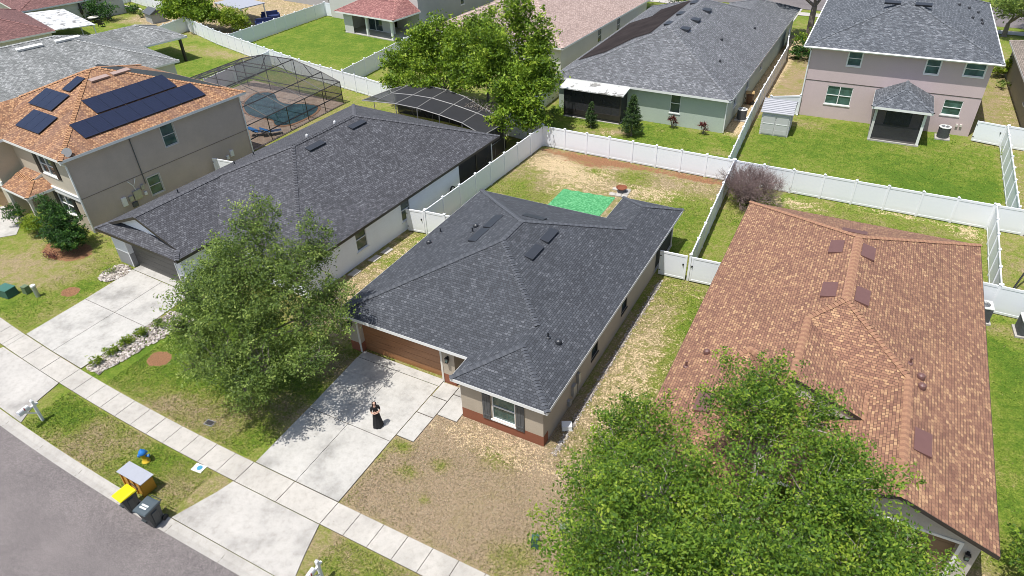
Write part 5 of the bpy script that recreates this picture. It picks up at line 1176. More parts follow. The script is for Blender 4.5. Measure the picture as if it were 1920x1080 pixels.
# ------------------------------------------------------------------ trees and plants
M['oakleaf'] = leaf_mat('oak_leaves', [(0, (.05, .085, .022)), (.4, (.11, .175, .035)), (.7, (.19, .27, .055)), (1, (.34, .42, .11))])
M['bigleaf'] = leaf_mat('broad_oak_leaves', [(0, (.04, .09, .012)), (.35, (.085, .17, .018)), (.65, (.17, .27, .025)), (.9, (.25, .35, .035)), (1, (.32, .40, .05))])
M['backleaf'] = leaf_mat('elm_leaves', [(0, (.05, .10, .010)), (.4, (.12, .21, .018)), (.7, (.24, .36, .03)), (1, (.42, .52, .07))])
M['bushleaf'] = leaf_mat('glossy_bush_leaves', [(0, (.018, .05, .012)), (.5, (.035, .10, .02)), (.85, (.08, .19, .03)), (1, (.18, .30, .05))])
M['limeleaf'] = leaf_mat('yellow_green_leaves', [(0, (.08, .14, .01)), (.5, (.17, .26, .02)), (1, (.36, .42, .05))])
M['redleaf'] = leaf_mat('maroon_leaves', [(0, (.03, .008, .01)), (.5, (.10, .018, .02)), (1, (.22, .05, .03))], .15)
M['needle'] = leaf_mat('conifer_sprays', [(0, (.022, .05, .014)), (.5, (.05, .095, .025)), (1, (.12, .18, .05))], .15)
M['bark'] = plain('bark', (.22, .19, .16), .9, .3, 5, bmp=.5); M['barkpale'] = plain('pale_bark', (.36, .32, .28), .9, .25, 5, bmp=.4)
M['twig'] = plain('dry_twigs', (.22, .155, .145), .9, .35, 9)

def leaf_mesh(name, P, bri, size, mat, parent, rng, flat=.5, aspect=.5):
    """P (n,3) leaf positions, bri (n,) tint 0..1: one small folded leaf each"""
    n = len(P); N = rng.normal(size=(n, 3)); N[:, 2] = np.abs(N[:, 2])+flat; N /= np.linalg.norm(N, axis=1, keepdims=True)
    A = np.cross(N, rng.normal(size=(n, 3))); A /= np.linalg.norm(A, axis=1, keepdims=True)+1e-9; Bv = np.cross(N, A)
    s = size*rng.uniform(.65, 1.35, n)[:, None]
    v = np.stack([P-A*s*.5, P-Bv*s*aspect*.5+N*s*.06, P+A*s*.5, P+Bv*s*aspect*.5+N*s*.06], 1).reshape(-1, 3)
    me = bpy.data.meshes.new(name); me.vertices.add(4*n); me.vertices.foreach_set('co', v.reshape(-1).astype(np.float32))
    me.loops.add(4*n); me.loops.foreach_set('vertex_index', np.arange(4*n, dtype=np.int32))
    me.polygons.add(n); me.polygons.foreach_set('loop_start', np.arange(0, 4*n, 4, dtype=np.int32)); me.polygons.foreach_set('loop_total', np.full(n, 4, np.int32))
    uv = me.uv_layers.new(name='UVMap'); t = np.clip(bri, 0, 1); uv.data.foreach_set('uv', np.stack([np.repeat(t, 4), np.zeros(4*n)], -1).reshape(-1).astype(np.float32))
    me.update(); me.materials.append(mat); o = bpy.data.objects.new(name, me); col.objects.link(o); o.parent = parent; return o

def crown_clusters(blobs, dens, rng, shell=.4):
    """cluster centres and sizes: uneven shells with gaps, plus sprigs that stick out"""
    C = []; S = []
    for (x, y, z, rx, ry, rz) in blobs:
        k = max(5, int(dens*(rx*ry*rz)**(2/3)))
        d = rng.normal(size=(k, 3)); d /= np.linalg.norm(d, axis=1, keepdims=True)
        lo = d[:, 2] < -.3; d[lo, 2] *= rng.uniform(.1, .8, lo.sum())
        ph = rng.uniform(0, 6.28, 3); m = np.sin(d[:, 0]*4.2+ph[0])+np.sin(d[:, 1]*4.2+ph[1])+np.sin(d[:, 2]*4.+ph[2])+rng.normal(0, .5, k)
        d = d[m > -.25]; m = m[m > -.25]; k = len(d)
        r = shell+(1-shell)*rng.uniform(0, 1, k)**.5; r *= .90+.12*m
        C.append(np.stack([x+d[:, 0]*r*rx, y+d[:, 1]*r*ry, z+d[:, 2]*r*rz], -1)); S.append(rng.uniform(.6, 1.25, k))
        k3 = k//3; d3 = rng.normal(size=(k3, 3))*.3; C.append(np.stack([x+d3[:, 0]*rx, y+d3[:, 1]*ry, z+d3[:, 2]*rz], -1)); S.append(rng.uniform(.7, 1.2, k3))
        k2 = max(2, k//4) if rx > .6 else 1; d = rng.normal(size=(k2, 3)); d[:, 2] = np.abs(d[:, 2])*.9; d /= np.linalg.norm(d, axis=1, keepdims=True)
        for t, sz in ((1.06, .58), (1.2, .46), (1.34, .36), (1.46, .26)):
            q = rng.uniform(.9, 1.06, k2)*t; j = rng.normal(0, .05, (k2, 3))
            C.append(np.stack([x+d[:, 0]*q*rx, y+d[:, 1]*q*ry, z+d[:, 2]*q*rz], -1)+j); S.append(np.full(k2, sz))
    return np.concatenate(C), np.concatenate(S)
def tree(name, label, base, blobs, dens, per, leaf, mat, seed, trunk_r=.2, fork=1.5, cat='tree', group=None, bark='bark', spread=.3, fl=.5, lean=(0,0), twigs=.5, aspect=.5):
    rng = np.random.default_rng(seed); bx_, by_ = base
    t = empty(name, (bx_, by_, 0), 0, label, cat, group)
    bl = [(x-bx_, y-by_, z, a, b, c) for x, y, z, a, b, c in blobs]
    Cc, Sz = crown_clusters(bl, dens*.72, rng); n = len(Cc)
    br = MB(); top = Vector((lean[0]*fork, lean[1]*fork, fork)); tr = MB()
    tr.tube([(0,0,-.05),(.02,.0,.12),(lean[0]*fork*.5,lean[1]*fork*.5,fork*.5),top], [trunk_r*1.5,trunk_r*1.1,trunk_r,trunk_r*.85], 10); tr.build('trunk', M[bark], t)
    paths = []
    for (x, y, z, a, b, c) in bl:
        end = Vector((x, y, z-c*.05)); mid = top.lerp(end, .45)+Vector(rng.normal(size=3))*.18; mid.z += .1*(end-top).length
        m2 = mid.lerp(end, .5)+Vector(rng.normal(size=3))*.12
        pth = [top, mid, m2, end]; paths.append(pth); r0 = trunk_r*.55*min(1, (a/2.5)**.5+.2)
        br.tube(pth, [r0, r0*.7, r0*.45, r0*.2], 6, cap=False)
    pts = [p[k-1].lerp(p[k], f) for p in paths for k in (1, 2, 3) for f in (.2, .4, .6, .8, 1.)]; PA = np.array([tuple(q) for q in pts])
    for i in range(n):
        if rng.random() > twigs: continue
        c = Vector(Cc[i]); dd = np.linalg.norm(PA-Cc[i], axis=1)+rng.uniform(0, .35, len(PA)); j = int(dd.argmin()); q = pts[j]; D_ = (q-c).length
        if D_ > 1.5: continue
        mm = q.lerp(c, .5)+Vector(rng.normal(size=3))*.12*D_; br.tube([q, mm, q.lerp(c, .93)], [trunk_r*.09+.006, trunk_r*.05+.005, .004], 3, cap=False)
    br.build('limbs', M[bark], t)
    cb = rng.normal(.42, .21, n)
    idx = np.repeat(np.arange(n), np.maximum(3, (per*Sz**1.7).astype(int))); k = len(idx)
    off = rng.normal(size=(k, 3))*spread*Sz[idx][:, None]; off[:, 2] *= .7
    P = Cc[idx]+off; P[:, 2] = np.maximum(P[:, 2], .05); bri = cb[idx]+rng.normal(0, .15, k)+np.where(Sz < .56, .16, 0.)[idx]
    leaf_mesh('crown', P, bri, leaf, M[mat], t, rng, fl, aspect); return t

tree('oak_tree', 'round-crowned oak on the lawn between the two driveways, shading the main driveway', (-15.0,-3.2),
     [(-14.6+(a+14.6)*.93, b, c, d*.93, e1, f1) for a, b, c, d, e1, f1 in [(-13.9,-2.3,5.0,2.7,2.7,2.4),(-14.7,-.3,8.1,.95,.95,1.4),(-14.4,-1.6,6.8,1.6,1.6,1.4),(-12.5,1.0,6.6,.75,.75,1.7),(-16.3,-3.2,5.2,1.5,1.5,1.4),(-16.4,-1.6,6.2,1.3,1.3,1.1),(-16.2,-4.3,3.9,1.1,1.1,.9),
      (-13.4,-4.9,3.9,1.5,1.4,1.0),(-11.5,-4.3,3.7,1.4,1.3,1.0),(-10.9,-2.0,4.6,1.2,1.3,1.1),(-11.2,-.2,4.6,1.2,1.1,1.1),(-12.2,-.6,6.3,1.2,1.2,1.2),(-11.6,-5.5,3.0,1.2,.9,.6),(-9.6,-3.2,4.0,.8,.9,.6),(-9.7,-1.0,4.2,.7,.8,.6),(-17.5,-2.6,5.0,.6,.6,.5),(-17.2,-4.2,4.0,.7,.6,.5),(-14.9,-5.3,3.3,.9,.8,.6)]],
     96, 58, .122, 'oakleaf', 11, .17, 1.5, spread=.25, group='street trees')
tree('oak_tree', 'largest oak, bottom right, spreading over the front of the brown-roofed house', (9.0,-5.6),
     [(8.6,-5.4,5.4,3.0,2.8,2.2),(8.3,-.2,6.5,1.5,1.7,1.4),(8.5,1.4,6.0,.75,.8,1.0),(10.2,1.0,5.6,1.0,1.1,.9),(5.0,-1.6,4.9,1.4,1.4,1.2),(4.2,-2.7,4.5,.9,.9,.7),(4.6,-4.6,4.7,1.3,1.3,1.1),(4.9,-6.4,4.4,1.5,1.5,1.1),(6.6,-5.0,6.0,1.7,1.6,1.1),
      (11.7,-1.4,5.6,1.6,1.4,1.0),(13.0,-2.8,4.7,1.0,1.0,.7),(12.2,-4.8,5.8,1.8,1.8,1.4),(14.2,-3.4,4.3,1.2,1.1,.9),(9.6,-7.6,7.2,2.1,2.1,1.6),(6.6,-7.8,6.2,2.0,2.0,1.6),(12.6,-7.6,5.6,2.0,2.0,1.6),(8.6,-10.2,6.2,2.2,2.0,1.8),(11.2,-2.8,6.6,1.4,1.4,1.1)],
     80, 74, .118, 'bigleaf', 23, .26, 1.8, spread=.29, group='street trees', bark='barkpale', twigs=.4)
tree('elm_tree', 'tall bright green tree at the fence corner right behind the white house', (-17.3,31.2),
     [(-17.6,31.6,4.6,2.4,2.2,2.2),(-18.6,33.2,9.2,1.2,1.2,2.2),(-16.8,33.0,7.4,1.5,1.4,2.2),(-19.6,31.6,7.0,1.6,1.5,2.0),(-15.6,31.6,5.2,1.4,1.6,1.9),(-20.8,31.2,5.0,1.4,1.4,1.6),(-16.2,29.4,3.6,1.4,1.2,1.6),(-17.6,29.0,4.2,1.2,1.2,1.4),(-15.4,29.2,2.6,1.0,1.0,1.4),(-22,33,7.4,.9,.9,1.9),(-17.2,27.7,2.5,1.1,.9,1.1)],
     62, 42, .26, 'backleaf', 31, .22, 1.4, spread=.34, group='trees behind the white house', fl=.2)
tree('elm_tree', 'broad bright green tree left of the tallest one, above the low pool cage', (-27.2,33.8),
     [(-27.5,34.2,4.4,2.8,2.4,2.0),(-30.4,34.4,4.6,1.8,1.6,1.8),(-28.4,35,6.6,1.8,1.7,1.6),(-24.6,33.6,5.0,1.8,1.6,1.8),(-32.2,34.2,3.4,1.3,1.3,1.4),(-25.6,35.2,6.6,1.3,1.3,1.4),(-28.0,31.6,3.0,1.8,1.2,1.0),(-23.4,31.8,3.8,1.3,1.2,1.2),(-31.3,32.0,2.6,1.0,.8,.9)],
     58, 40, .26, 'backleaf', 37, .2, 1.3, spread=.34, group='trees behind the white house', fl=.2)
tree('elm_tree', 'narrow bright green tree between the two larger ones behind the white house', (-23.2,35.6),
     [(-23.2,35.6,5.0,1.8,1.6,2.0),(-22.6,35.8,7.6,1.0,1.0,1.6),(-24.2,36.2,6.8,1.0,1.0,1.4),(-21.6,34.8,4.6,1.4,1.2,1.4)], 58, 40, .25, 'backleaf', 41, .16, 1.4, spread=.33, group='trees behind the white house', fl=.2)
tree('willow_tree', 'drooping bright green tree at the far left fence corner', (-74.5,45.2), [(-74.2,44.8,2.9,3.4,2.2,1.6),(-76.8,44.6,2.3,1.8,1.6,1.3),(-71.6,45.0,2.3,1.8,1.5,1.2),(-73.6,45.2,4.2,2.0,1.6,1.0)], 34, 44, .34, 'backleaf', 43, .2, 1.3, spread=.42, fl=.0)
tree('small_tree', 'rounded olive green tree behind the long fence at the top left', (-68.6,46.6), [(-68.6,46.6,1.7,1.9,1.7,1.4),(-67.0,46.6,1.1,1.2,1.1,.9),(-70.0,47,1.4,1.2,1.1,1.0)], 46, 42, .26, 'limeleaf', 47, .12, .6, spread=.3)
tree('street_tree', 'dark street tree beyond the far end of the green house', (.3,70.5), [(.0,70.0,7.4,2.6,2.4,2.2),(-3.4,69.6,6.4,2.0,1.8,1.2),(2.4,71,7.0,2.0,2.0,1.8)], 34, 34, .3, 'bushleaf', 53, .35, 3.6, spread=.4)
tree('street_tree', 'dull green street tree in the top right corner', (20.4,79.5), [(20.6,79.2,3.2,2.8,2.2,1.6),(22.8,77.2,3.6,2.0,1.8,1.3),(24,82,4,2.4,2,1.6)], 34, 34, .3, 'oakleaf', 59, .25, 1.4, spread=.4)
tree('small_tree', 'dark leafy tree at the top edge behind the pink and green roofs', (-22.4,76.5), [(-22.4,76.5,2.8,3.6,2.2,2.0),(-25.4,77,2.4,2.2,1.8,1.6),(-18,77.5,2.2,3,1.6,1.4)], 30, 36, .34, 'bushleaf', 61, .2, 1., spread=.45)
tree('small_tree', 'leafy tree cut by the right edge beside the brown-roofed house', (18.9,2.2), [(18.9,2.2,1.6,1.1,1.3,1.1),(19.6,.6,1.5,1.2,1.2,1.0)], 70, 44, .14, 'bigleaf', 67, .1, .6, spread=.24)

def bush(name, label, x, y, blobs, mat, seed, dens=90, per=34, leaf=.11, spread=.14, cat='bush', group=None, fl=.3, aspect=.5):
    return tree(name, label, (x, y), [(x+a, y+b, c, d, e_, f) for a, b, c, d, e_, f in blobs], dens, per, leaf, mat, seed, .035, .15, cat, group, spread=spread, fl=fl, twigs=.25, aspect=aspect)
bush('bush', 'large dark glossy bush at the front corner of the two-storey tan house', -36.75, 1.5, [(0,0,1.3,1.55,1.1,1.2),(-1.2,.4,2.2,.8,.7,1.1),(.8,-.2,.9,.9,.8,.8),(-.2,.2,2.2,.8,.7,.7)], 'bushleaf', 71, 190, 44, .13)
bush('bush', 'yellow-green bush between the large dark bush and the front walk', -40.6, 1.7, [(0,0,.8,1.0,.8,.7),(.8,.3,.7,.7,.6,.6)], 'limeleaf', 73, 190, 34, .12)
bush('bush', 'small dark bush at the end of the front walk on the far left', -43.2, 1.9, [(0,0,.8,.7,.6,.7)], 'bushleaf', 79, 190, 34, .12)
bush('bush', 'low maroon bush in front of the large dark bush', -36.9, .1, [(0,0,.22,.45,.35,.22),(.5,.1,.2,.3,.3,.2)], 'redleaf', 83, 150, 22, .09)
bush('bush', 'yellow-green clump by the rocks at the white house garage', -31.25, .75, [(0,0,.25,.4,.4,.3)], 'limeleaf', 87, 140, 20, .1)
for i, (x, y, lb) in enumerate(((-23.85,-5.55,'small round shrub in the river rock nearest the sidewalk'),(-23.9,-4.6,'second small shrub from the sidewalk in the rock strip'),(-23.85,-3.65,'third small shrub from the sidewalk in the rock strip'),(-23.8,-2.75,'fourth small shrub from the sidewalk in the rock strip'),(-23.55,-1.75,'bronze-tipped shrub at the house end of the rock strip'))):
    bush('shrub', lb, x, y, [(0,0,.30,.34,.34,.32)], 'limeleaf' if i < 4 else 'oakleaf', 90+i, 420, 30, .085, .06, 'shrub', 'shrubs along the left driveway')
def conifer(label, x, y, h, r, seed):
    rng = np.random.default_rng(seed); t = empty('conifer', (x, y, 0), 0, label, 'conifer', 'conifers behind the green house')
    m = MB(); m.tube([(0,0,0),(0,0,h*.96)], [.09,.01], 6); m.build('trunk', M['bark'], t)
    P = []; B_ = []
    for k in range(int(150*r*h/2)):
        z = h*(.05+.93*rng.random()**1.15); a = rng.random()*6.283; rr = r*(1-z/h)**.8*rng.uniform(.75, 1.15)+.05; b0 = rng.normal(.45, .18)
        for s in range(26):
            t_ = rng.uniform(.35, 1); P.append((math.cos(a)*rr*t_+rng.normal()*.05, math.sin(a)*rr*t_+rng.normal()*.05, z+rr*t_*.45+rng.normal()*.05)); B_.append(b0+rng.normal()*.15)
    leaf_mesh('crown', np.array(P), np.array(B_), .16, M['needle'], t, rng, 0, .3)
conifer('taller dark conifer on the lawn in front of the green house porch', -8.6, 34.9, 3.6, 1.05, 101)
conifer('smaller conifer left of the tall one by the screened porch', -12.5, 35.2, 2.3, .6, 103)
for x, y, lb, sd_ in ((-5.95,38.0,'maroon cordyline under the green house window'),(-3.15,37.7,'maroon cordyline right of the window, near the house corner')) and ((-5.95,38.0,'maroon cordyline under the green house window',107),(-3.15,37.7,'maroon cordyline right of the window near the house corner',109)):
    rng = np.random.default_rng(sd_); t = empty('cordyline', (x, y, 0), 0, lb, 'plant', 'maroon cordylines'); m = MB(); c = MB()
    for k in range(5): a = k*1.3; c.tube([(0,0,0),(.25*math.cos(a),.25*math.sin(a),.5+.12*k)], .025, 5)
    c.build('stem', M['bark'], t)
    for k in range(5):
        a0 = k*1.3; cx, cy, cz = .25*math.cos(a0), .25*math.sin(a0), .5+.12*k
        for j in range(26):
            a = rng.random()*6.28; e1 = rng.uniform(-.2, 1.3); L = rng.uniform(.25, .45); d_ = Vector((math.cos(a)*math.cos(e1), math.sin(a)*math.cos(e1), math.sin(e1))); s_ = Vector((-math.sin(a), math.cos(a), 0))*.03; o_ = Vector((cx, cy, cz))
            m.poly([o_, o_+d_*L*.5-s_, o_+d_*L+Vector((0,0,-.06)), o_+d_*L*.5+s_], uv=[(rng.random(), 0)]*4)
    m.build('leaves', M['redleaf'], t)
# bare grey shrub behind the brown roof
rng = np.random.default_rng(5); t = empty('bare_shrub', (3.0, 27.0, 0), 0, 'large leafless grey-brown shrub between the fences behind the brown roof', 'shrub'); m = MB()
def twig(p, d, L, r, k):
    q = p+d*L; m.tube([p, p.lerp(q, .5)+Vector(rng.normal(size=3))*L*.07, q], [r, r*.8, r*.55], 3, cap=False)
    if k == 0: return
    for _ in range(4 if k > 1 else 5):
        d2 = (d+Vector(rng.normal(size=3))*.62).normalized(); d2.z += .12; twig(p.lerp(q, rng.uniform(.5, 1)), d2.normalized(), L*rng.uniform(.55, .8), r*.6, k-1)
for i in range(34):
    a = i*.61; sp_ = rng.uniform(.15, 1.25); d = Vector((math.cos(a)*sp_, math.sin(a)*sp_*1.1, 1)).normalized(); twig(Vector((math.cos(a)*.2, math.sin(a)*.2, 0)), d, rng.uniform(1.0, 1.4), .032, 4)
m.build('branches', M['twig'], t)
# small plants near fences and walls
for i, (x, y, s, mt, lb) in enumerate(((-16.6,36.2,.55,'bushleaf','dark plant by the fence beside the screened porch'),(-16.2,37.6,.6,'oakleaf','grey-green plant at the left side of the screened porch'),(19.4,42.6,.55,'limeleaf','yellow-green plant behind the right fence'),(-16.6,16.6,.35,'bushleaf','small potted-looking plant beside the white house wall'),
    (19.7,63.4,1.2,'limeleaf','bright leafy bush between the mauve house and the olive house'),(19.6,59.8,.6,'oakleaf','low plant along the olive house wall'),(1.0,62,1.3,'bushleaf','dark hedge plant left of the mauve house'),(1.3,65,1.6,'backleaf','bright bush behind the mauve house left corner'),
    (-91,48.2,.8,'bushleaf','small plant in the planting bed of the far-left lawn'),(-87.5,47,.7,'oakleaf','dry plant in the planting bed of the far-left lawn'))):
    bush('plant', lb, x, y, [(0,0,s*.7,s,s,s*.75)], mt, 200+i, 90, 26, .12 if y < 45 else .2, .14, 'plant')
for i in range(6):
    bush('hedge_shrub', ['leftmost dark shrub','second dark shrub','third dark shrub','fourth dark shrub','fifth dark shrub','rightmost dark shrub'][i]+' in the row behind the red roof at the top left', -113+i*4.2, 44.6-i*.2, [(0,0,1.3,2.4,1.6,1.3)], 'bushleaf', 300+i, 30, 34, .34, .4, 'shrub', 'shrubs behind the red roof')

# river rock strips: uncountable stones
def rocks(name, spots, n, label, smin=.05, smax=.12, seed=3, mat='rock'):
    rng = np.random.default_rng(seed); V = []; Fc = []
    base = [(1,0,0),(-1,0,0),(0,1,0),(0,-1,0),(0,0,1),(0,0,-1)]; fs = [(0,2,4),(2,1,4),(1,3,4),(3,0,4),(2,0,5),(1,2,5),(3,1,5),(0,3,5)]
    for _ in range(n):
        x, y = spots(rng); s = rng.uniform(smin, smax); a = rng.random()*3.14; o = len(V); sx, sy, sz = s*rng.uniform(.8,1.5), s*rng.uniform(.6,1), s*rng.uniform(.4,.7)
        for p in base:
            px, py, pz_ = p[0]*sx, p[1]*sy, p[2]*sz; px += rng.normal()*s*.15; V.append((x+px*math.cos(a)-py*math.sin(a), y+px*math.sin(a)+py*math.cos(a), .02+sz*.5+pz_))
        Fc += [(o+a_, o+b_, o+c_) for a_, b_, c_ in fs]
    me = bpy.data.meshes.new(name); me.from_pydata(V, [], Fc); uv = me.uv_layers.new(name='UVMap'); r_ = np.repeat(rng.random(n), 24); uv.data.foreach_set('uv', np.stack([r_, r_*0], -1).reshape(-1).astype(np.float32))
    me.materials.append(M[mat]); o = bpy.data.objects.new(name, me); col.objects.link(o); tag(o, label, 'stones', kind='stuff')
m_, n_, l_, b__ = new_mat('river_rock'); _tc = n_.new('ShaderNodeTexCoord'); _s = n_.new('ShaderNodeSeparateXYZ'); l_.new(_tc.outputs['UV'], _s.inputs[0]); _r3 = ramp(n_, [(0, (.13,.11,.10)), (.4, (.30,.26,.22)), (.8, (.48,.43,.38)), (1, (.64,.60,.55))]); l_.new(_s.outputs[0], _r3.inputs[0]); l_.new(_r3.outputs[0], b__.inputs['Base Color']); b__.inputs['Roughness'].default_value = .75
M['rock'] = m_; M['chip'] = leaf_mat('chips', [(0, (.22,.14,.08)), (.5, (.42,.30,.19)), (1, (.62,.50,.36))], 0.)
rocks('river_rock', lambda r: (lambda t: (-24.25+(r.uniform(0, 1.15+.9*t)), -6.0+5.6*t))(r.random()), 1500, 'pale river rock strip between the left driveway and the lawn', .045, .11)
rocks('river_rock', lambda r: (lambda a, q: (-30.95+.85*q*math.cos(a), .75+.95*q*math.sin(a)))(r.random()*6.28, r.random()**.5), 420, 'patch of river rock at the white house garage corner', .06, .14, 4)
rocks('limestone_gravel', lambda r: (.62+r.normal()*.07, r.uniform(-.3, 15)), 1500, 'pale gravel line along the shaded side wall of the dark-roofed house', .025, .06, 5)
rocks('wood_chips', lambda r: (-1.6+r.normal()*1.9, min(-.06, -.8+r.normal()*.7)), 2600, 'pale chips scattered below the front window of the dark-roofed house', .012, .034, 6, 'chip')
# stepping stones by the white house
for i, (x, y) in enumerate(((-16.9,7.5),(-16.75,9.4),(-16.6,10.5))):
    mb = MB(); mb.prism([(x-.25,y-.4),(x+.22,y-.35),(x+.28,y+.35),(x-.2,y+.4)], 0, .05); tag(mb.build('stepping_stone', M['walkc']), ['stepping stone by the white wall nearest the street','middle stepping stone by the white wall','stepping stone by the white wall nearest the gate'][i], 'stepping stone', 'stepping stones beside the white house')

# ------------------------------------------------------------------ person on the driveway
def skinned(name, chain, edges, mat, parent, sub=2):
    me = bpy.data.meshes.new(name); me.from_pydata([c[:3] for c in chain], edges, [])
    o = bpy.data.objects.new(name, me); col.objects.link(o)
    sk = o.modifiers.new('skin', 'SKIN'); ss = o.modifiers.new('sub', 'SUBSURF'); ss.levels = sub; ss.render_levels = sub; sk.use_smooth_shade = True
    for v, c in zip(me.skin_vertices[0].data, chain): r = c[3]; v.radius = r if isinstance(r, tuple) else (r, r)
    me.skin_vertices[0].data[0].use_root = True
    dg = bpy.context.evaluated_depsgraph_get(); m2 = bpy.data.meshes.new_from_object(o.evaluated_get(dg)); bpy.data.objects.remove(o)
    m2.name = name; m2.materials.clear(); m2.materials.append(mat)
    for p in m2.polygons: p.use_smooth = True
    r = bpy.data.objects.new(name, m2); col.objects.link(r); r.parent = parent; return r
pe = empty('person', (-7.52, -2.38, .035), R(52), 'person with long dark hair, black top and long black skirt, arms folded on the driveway', 'person')
pe.scale = (.95, .95, .95)
M['skin'] = plain('skin', (.56, .33, .24), .55, .05, 20); M['cloth'] = plain('black_cloth', (.013, .012, .013), .85, .4, 12); M['hair'] = plain('dark_hair', (.022, .012, .009), .5, .5, 30)
ch = [(0,0,.92,(.13,.10)),(0,0,1.05,(.115,.085)),(0,.0,1.2,(.125,.09)),(0,0,1.33,(.12,.08)),(0,.01,1.42,.052),(0,.0,1.48,.047),(0,-.02,1.53,(.058,.07)),(0,-.015,1.59,(.072,.085)),(0,-.005,1.645,(.06,.07))]
eg_ = [(0,1),(1,2),(2,3),(3,4),(4,5),(5,6),(6,7),(7,8)]
def limb(pts, root):
    k = root
    for p in pts: ch.append(p); eg_.append((k, len(ch)-1)); k = len(ch)-1
    return k
for s_, wz, wy in ((1, 1.13, -.17), (-1, 1.08, -.215)):
    h_ = limb([(.15*s_,.0,1.36,.052),(.2*s_,-.01,1.22,.043),(.215*s_,-.06,1.07,.037),(.10*s_,wy+.02,wz-.02,.03),(-.02*s_,wy-.01,wz+.01,.024),(-.08*s_,wy,wz+.02,(.018,.03))], 3)
    for j, (dz, L_f) in enumerate(((.028,.05),(.010,.06),(-.008,.056),(-.026,.044))):
        limb([(-.10*s_-.015*s_,wy+.012,wz+.02+dz,.0085),(-.115*s_-L_f*.5*s_,wy+.03,wz+.015+dz,.0075),(-.115*s_-L_f*.8*s_,wy+.055,wz+.01+dz,.0065)], h_)
    limb([(-.06*s_,wy-.005,wz+.055,.010),(-.085*s_,wy+.005,wz+.075,.008)], h_-0)
for s_ in (1, -1):
    limb([(.085*s_,0,.82,.085),(.09*s_,-.01,.47,.055),(.09*s_,.02,.10,.036),(.095*s_,-.02,.035,.03),(.10*s_,-.11,.03,.027)], 0)
skinned('body', ch, eg_, M['skin'], pe)
# top with short sleeves
tc_ = [(0,0,.95,(.15,.12)),(0,0,1.06,(.135,.105)),(0,0,1.2,(.145,.11)),(0,0,1.32,(.135,.095)),(.15,0,1.365,.068),(.2,-.01,1.24,.06),(.212,-.04,1.14,.056),(-.15,0,1.365,.068),(-.2,-.01,1.24,.06),(-.212,-.04,1.14,.056)]
skinned('top', tc_, [(0,1),(1,2),(2,3),(3,4),(4,5),(5,6),(3,7),(7,8),(8,9)], M['cloth'], pe)
m = MB(); rings = [(1.06,.13,.105),(.95,.16,.13),(.8,.175,.145),(.55,.20,.165),(.3,.235,.195),(.06,.265,.23)]; n = 40; vs_ = []
for i, (z, a, b) in enumerate(rings):
    for j in range(n): t = 6.2832*j/n; w_ = 1+.075*(i/5)*math.sin(t*9+.4*i)+.03*(i/5)*math.sin(t*4); vs_.append((a*w_*math.cos(t), b*w_*math.sin(t), z+.012*math.sin(t*5)))
m.add(vs_, [(i*n+j, (i+1)*n+j, (i+1)*n+(j+1)%n, i*n+(j+1)%n) for i in range(5) for j in range(n)]); m.build('skirt', M['cloth'], pe, True)
skinned('hair', [(0,.02,1.655,(.075,.08)),(0,.055,1.59,(.092,.07)),(0,.085,1.48,(.085,.05)),(0,.10,1.34,(.09,.045)),(0,.10,1.22,(.075,.035)),(.078,.0,1.60,(.022,.05)),(.088,-.005,1.47,(.022,.03)),(.085,-.06,1.33,(.025,.025)),(-.078,.0,1.60,(.022,.05)),(-.088,-.005,1.47,(.022,.03)),(-.085,-.06,1.33,(.025,.025))],
        [(0,1),(1,2),(2,3),(3,4),(0,5),(5,6),(6,7),(0,8),(8,9),(9,10)], M['hair'], pe)
m = MB()
for s_ in (-1, 1): m.lathe([(.001,1.578),(.011,1.583),(.011,1.589),(.001,1.594)], .028*s_, -.094, 8); m.box(.014*s_, .044*s_, -.101, -.09, 1.604, 1.609)
m.build('eyes', M['hair'], pe)
m = MB(); m.add([(-.013,-.092,1.553),(.013,-.092,1.553),(0,-.118,1.556),(0,-.096,1.592)], [(0,1,2),(0,2,3),(2,1,3)]); m.build('nose', M['skin'], pe)
m = MB(); m.box(-.02,.02,-.098,-.088,1.532,1.54); m.build('mouth', plain('lips', (.35,.10,.09)), pe)
m = MB()
for s_ in (-1, 1): m.lathe([(.03,.0),(.045,.01),(.04,.045),(.001,.05)], .1*s_, -.08, 10, sy=2.2)
m.build('shoes', M['cloth'], pe)

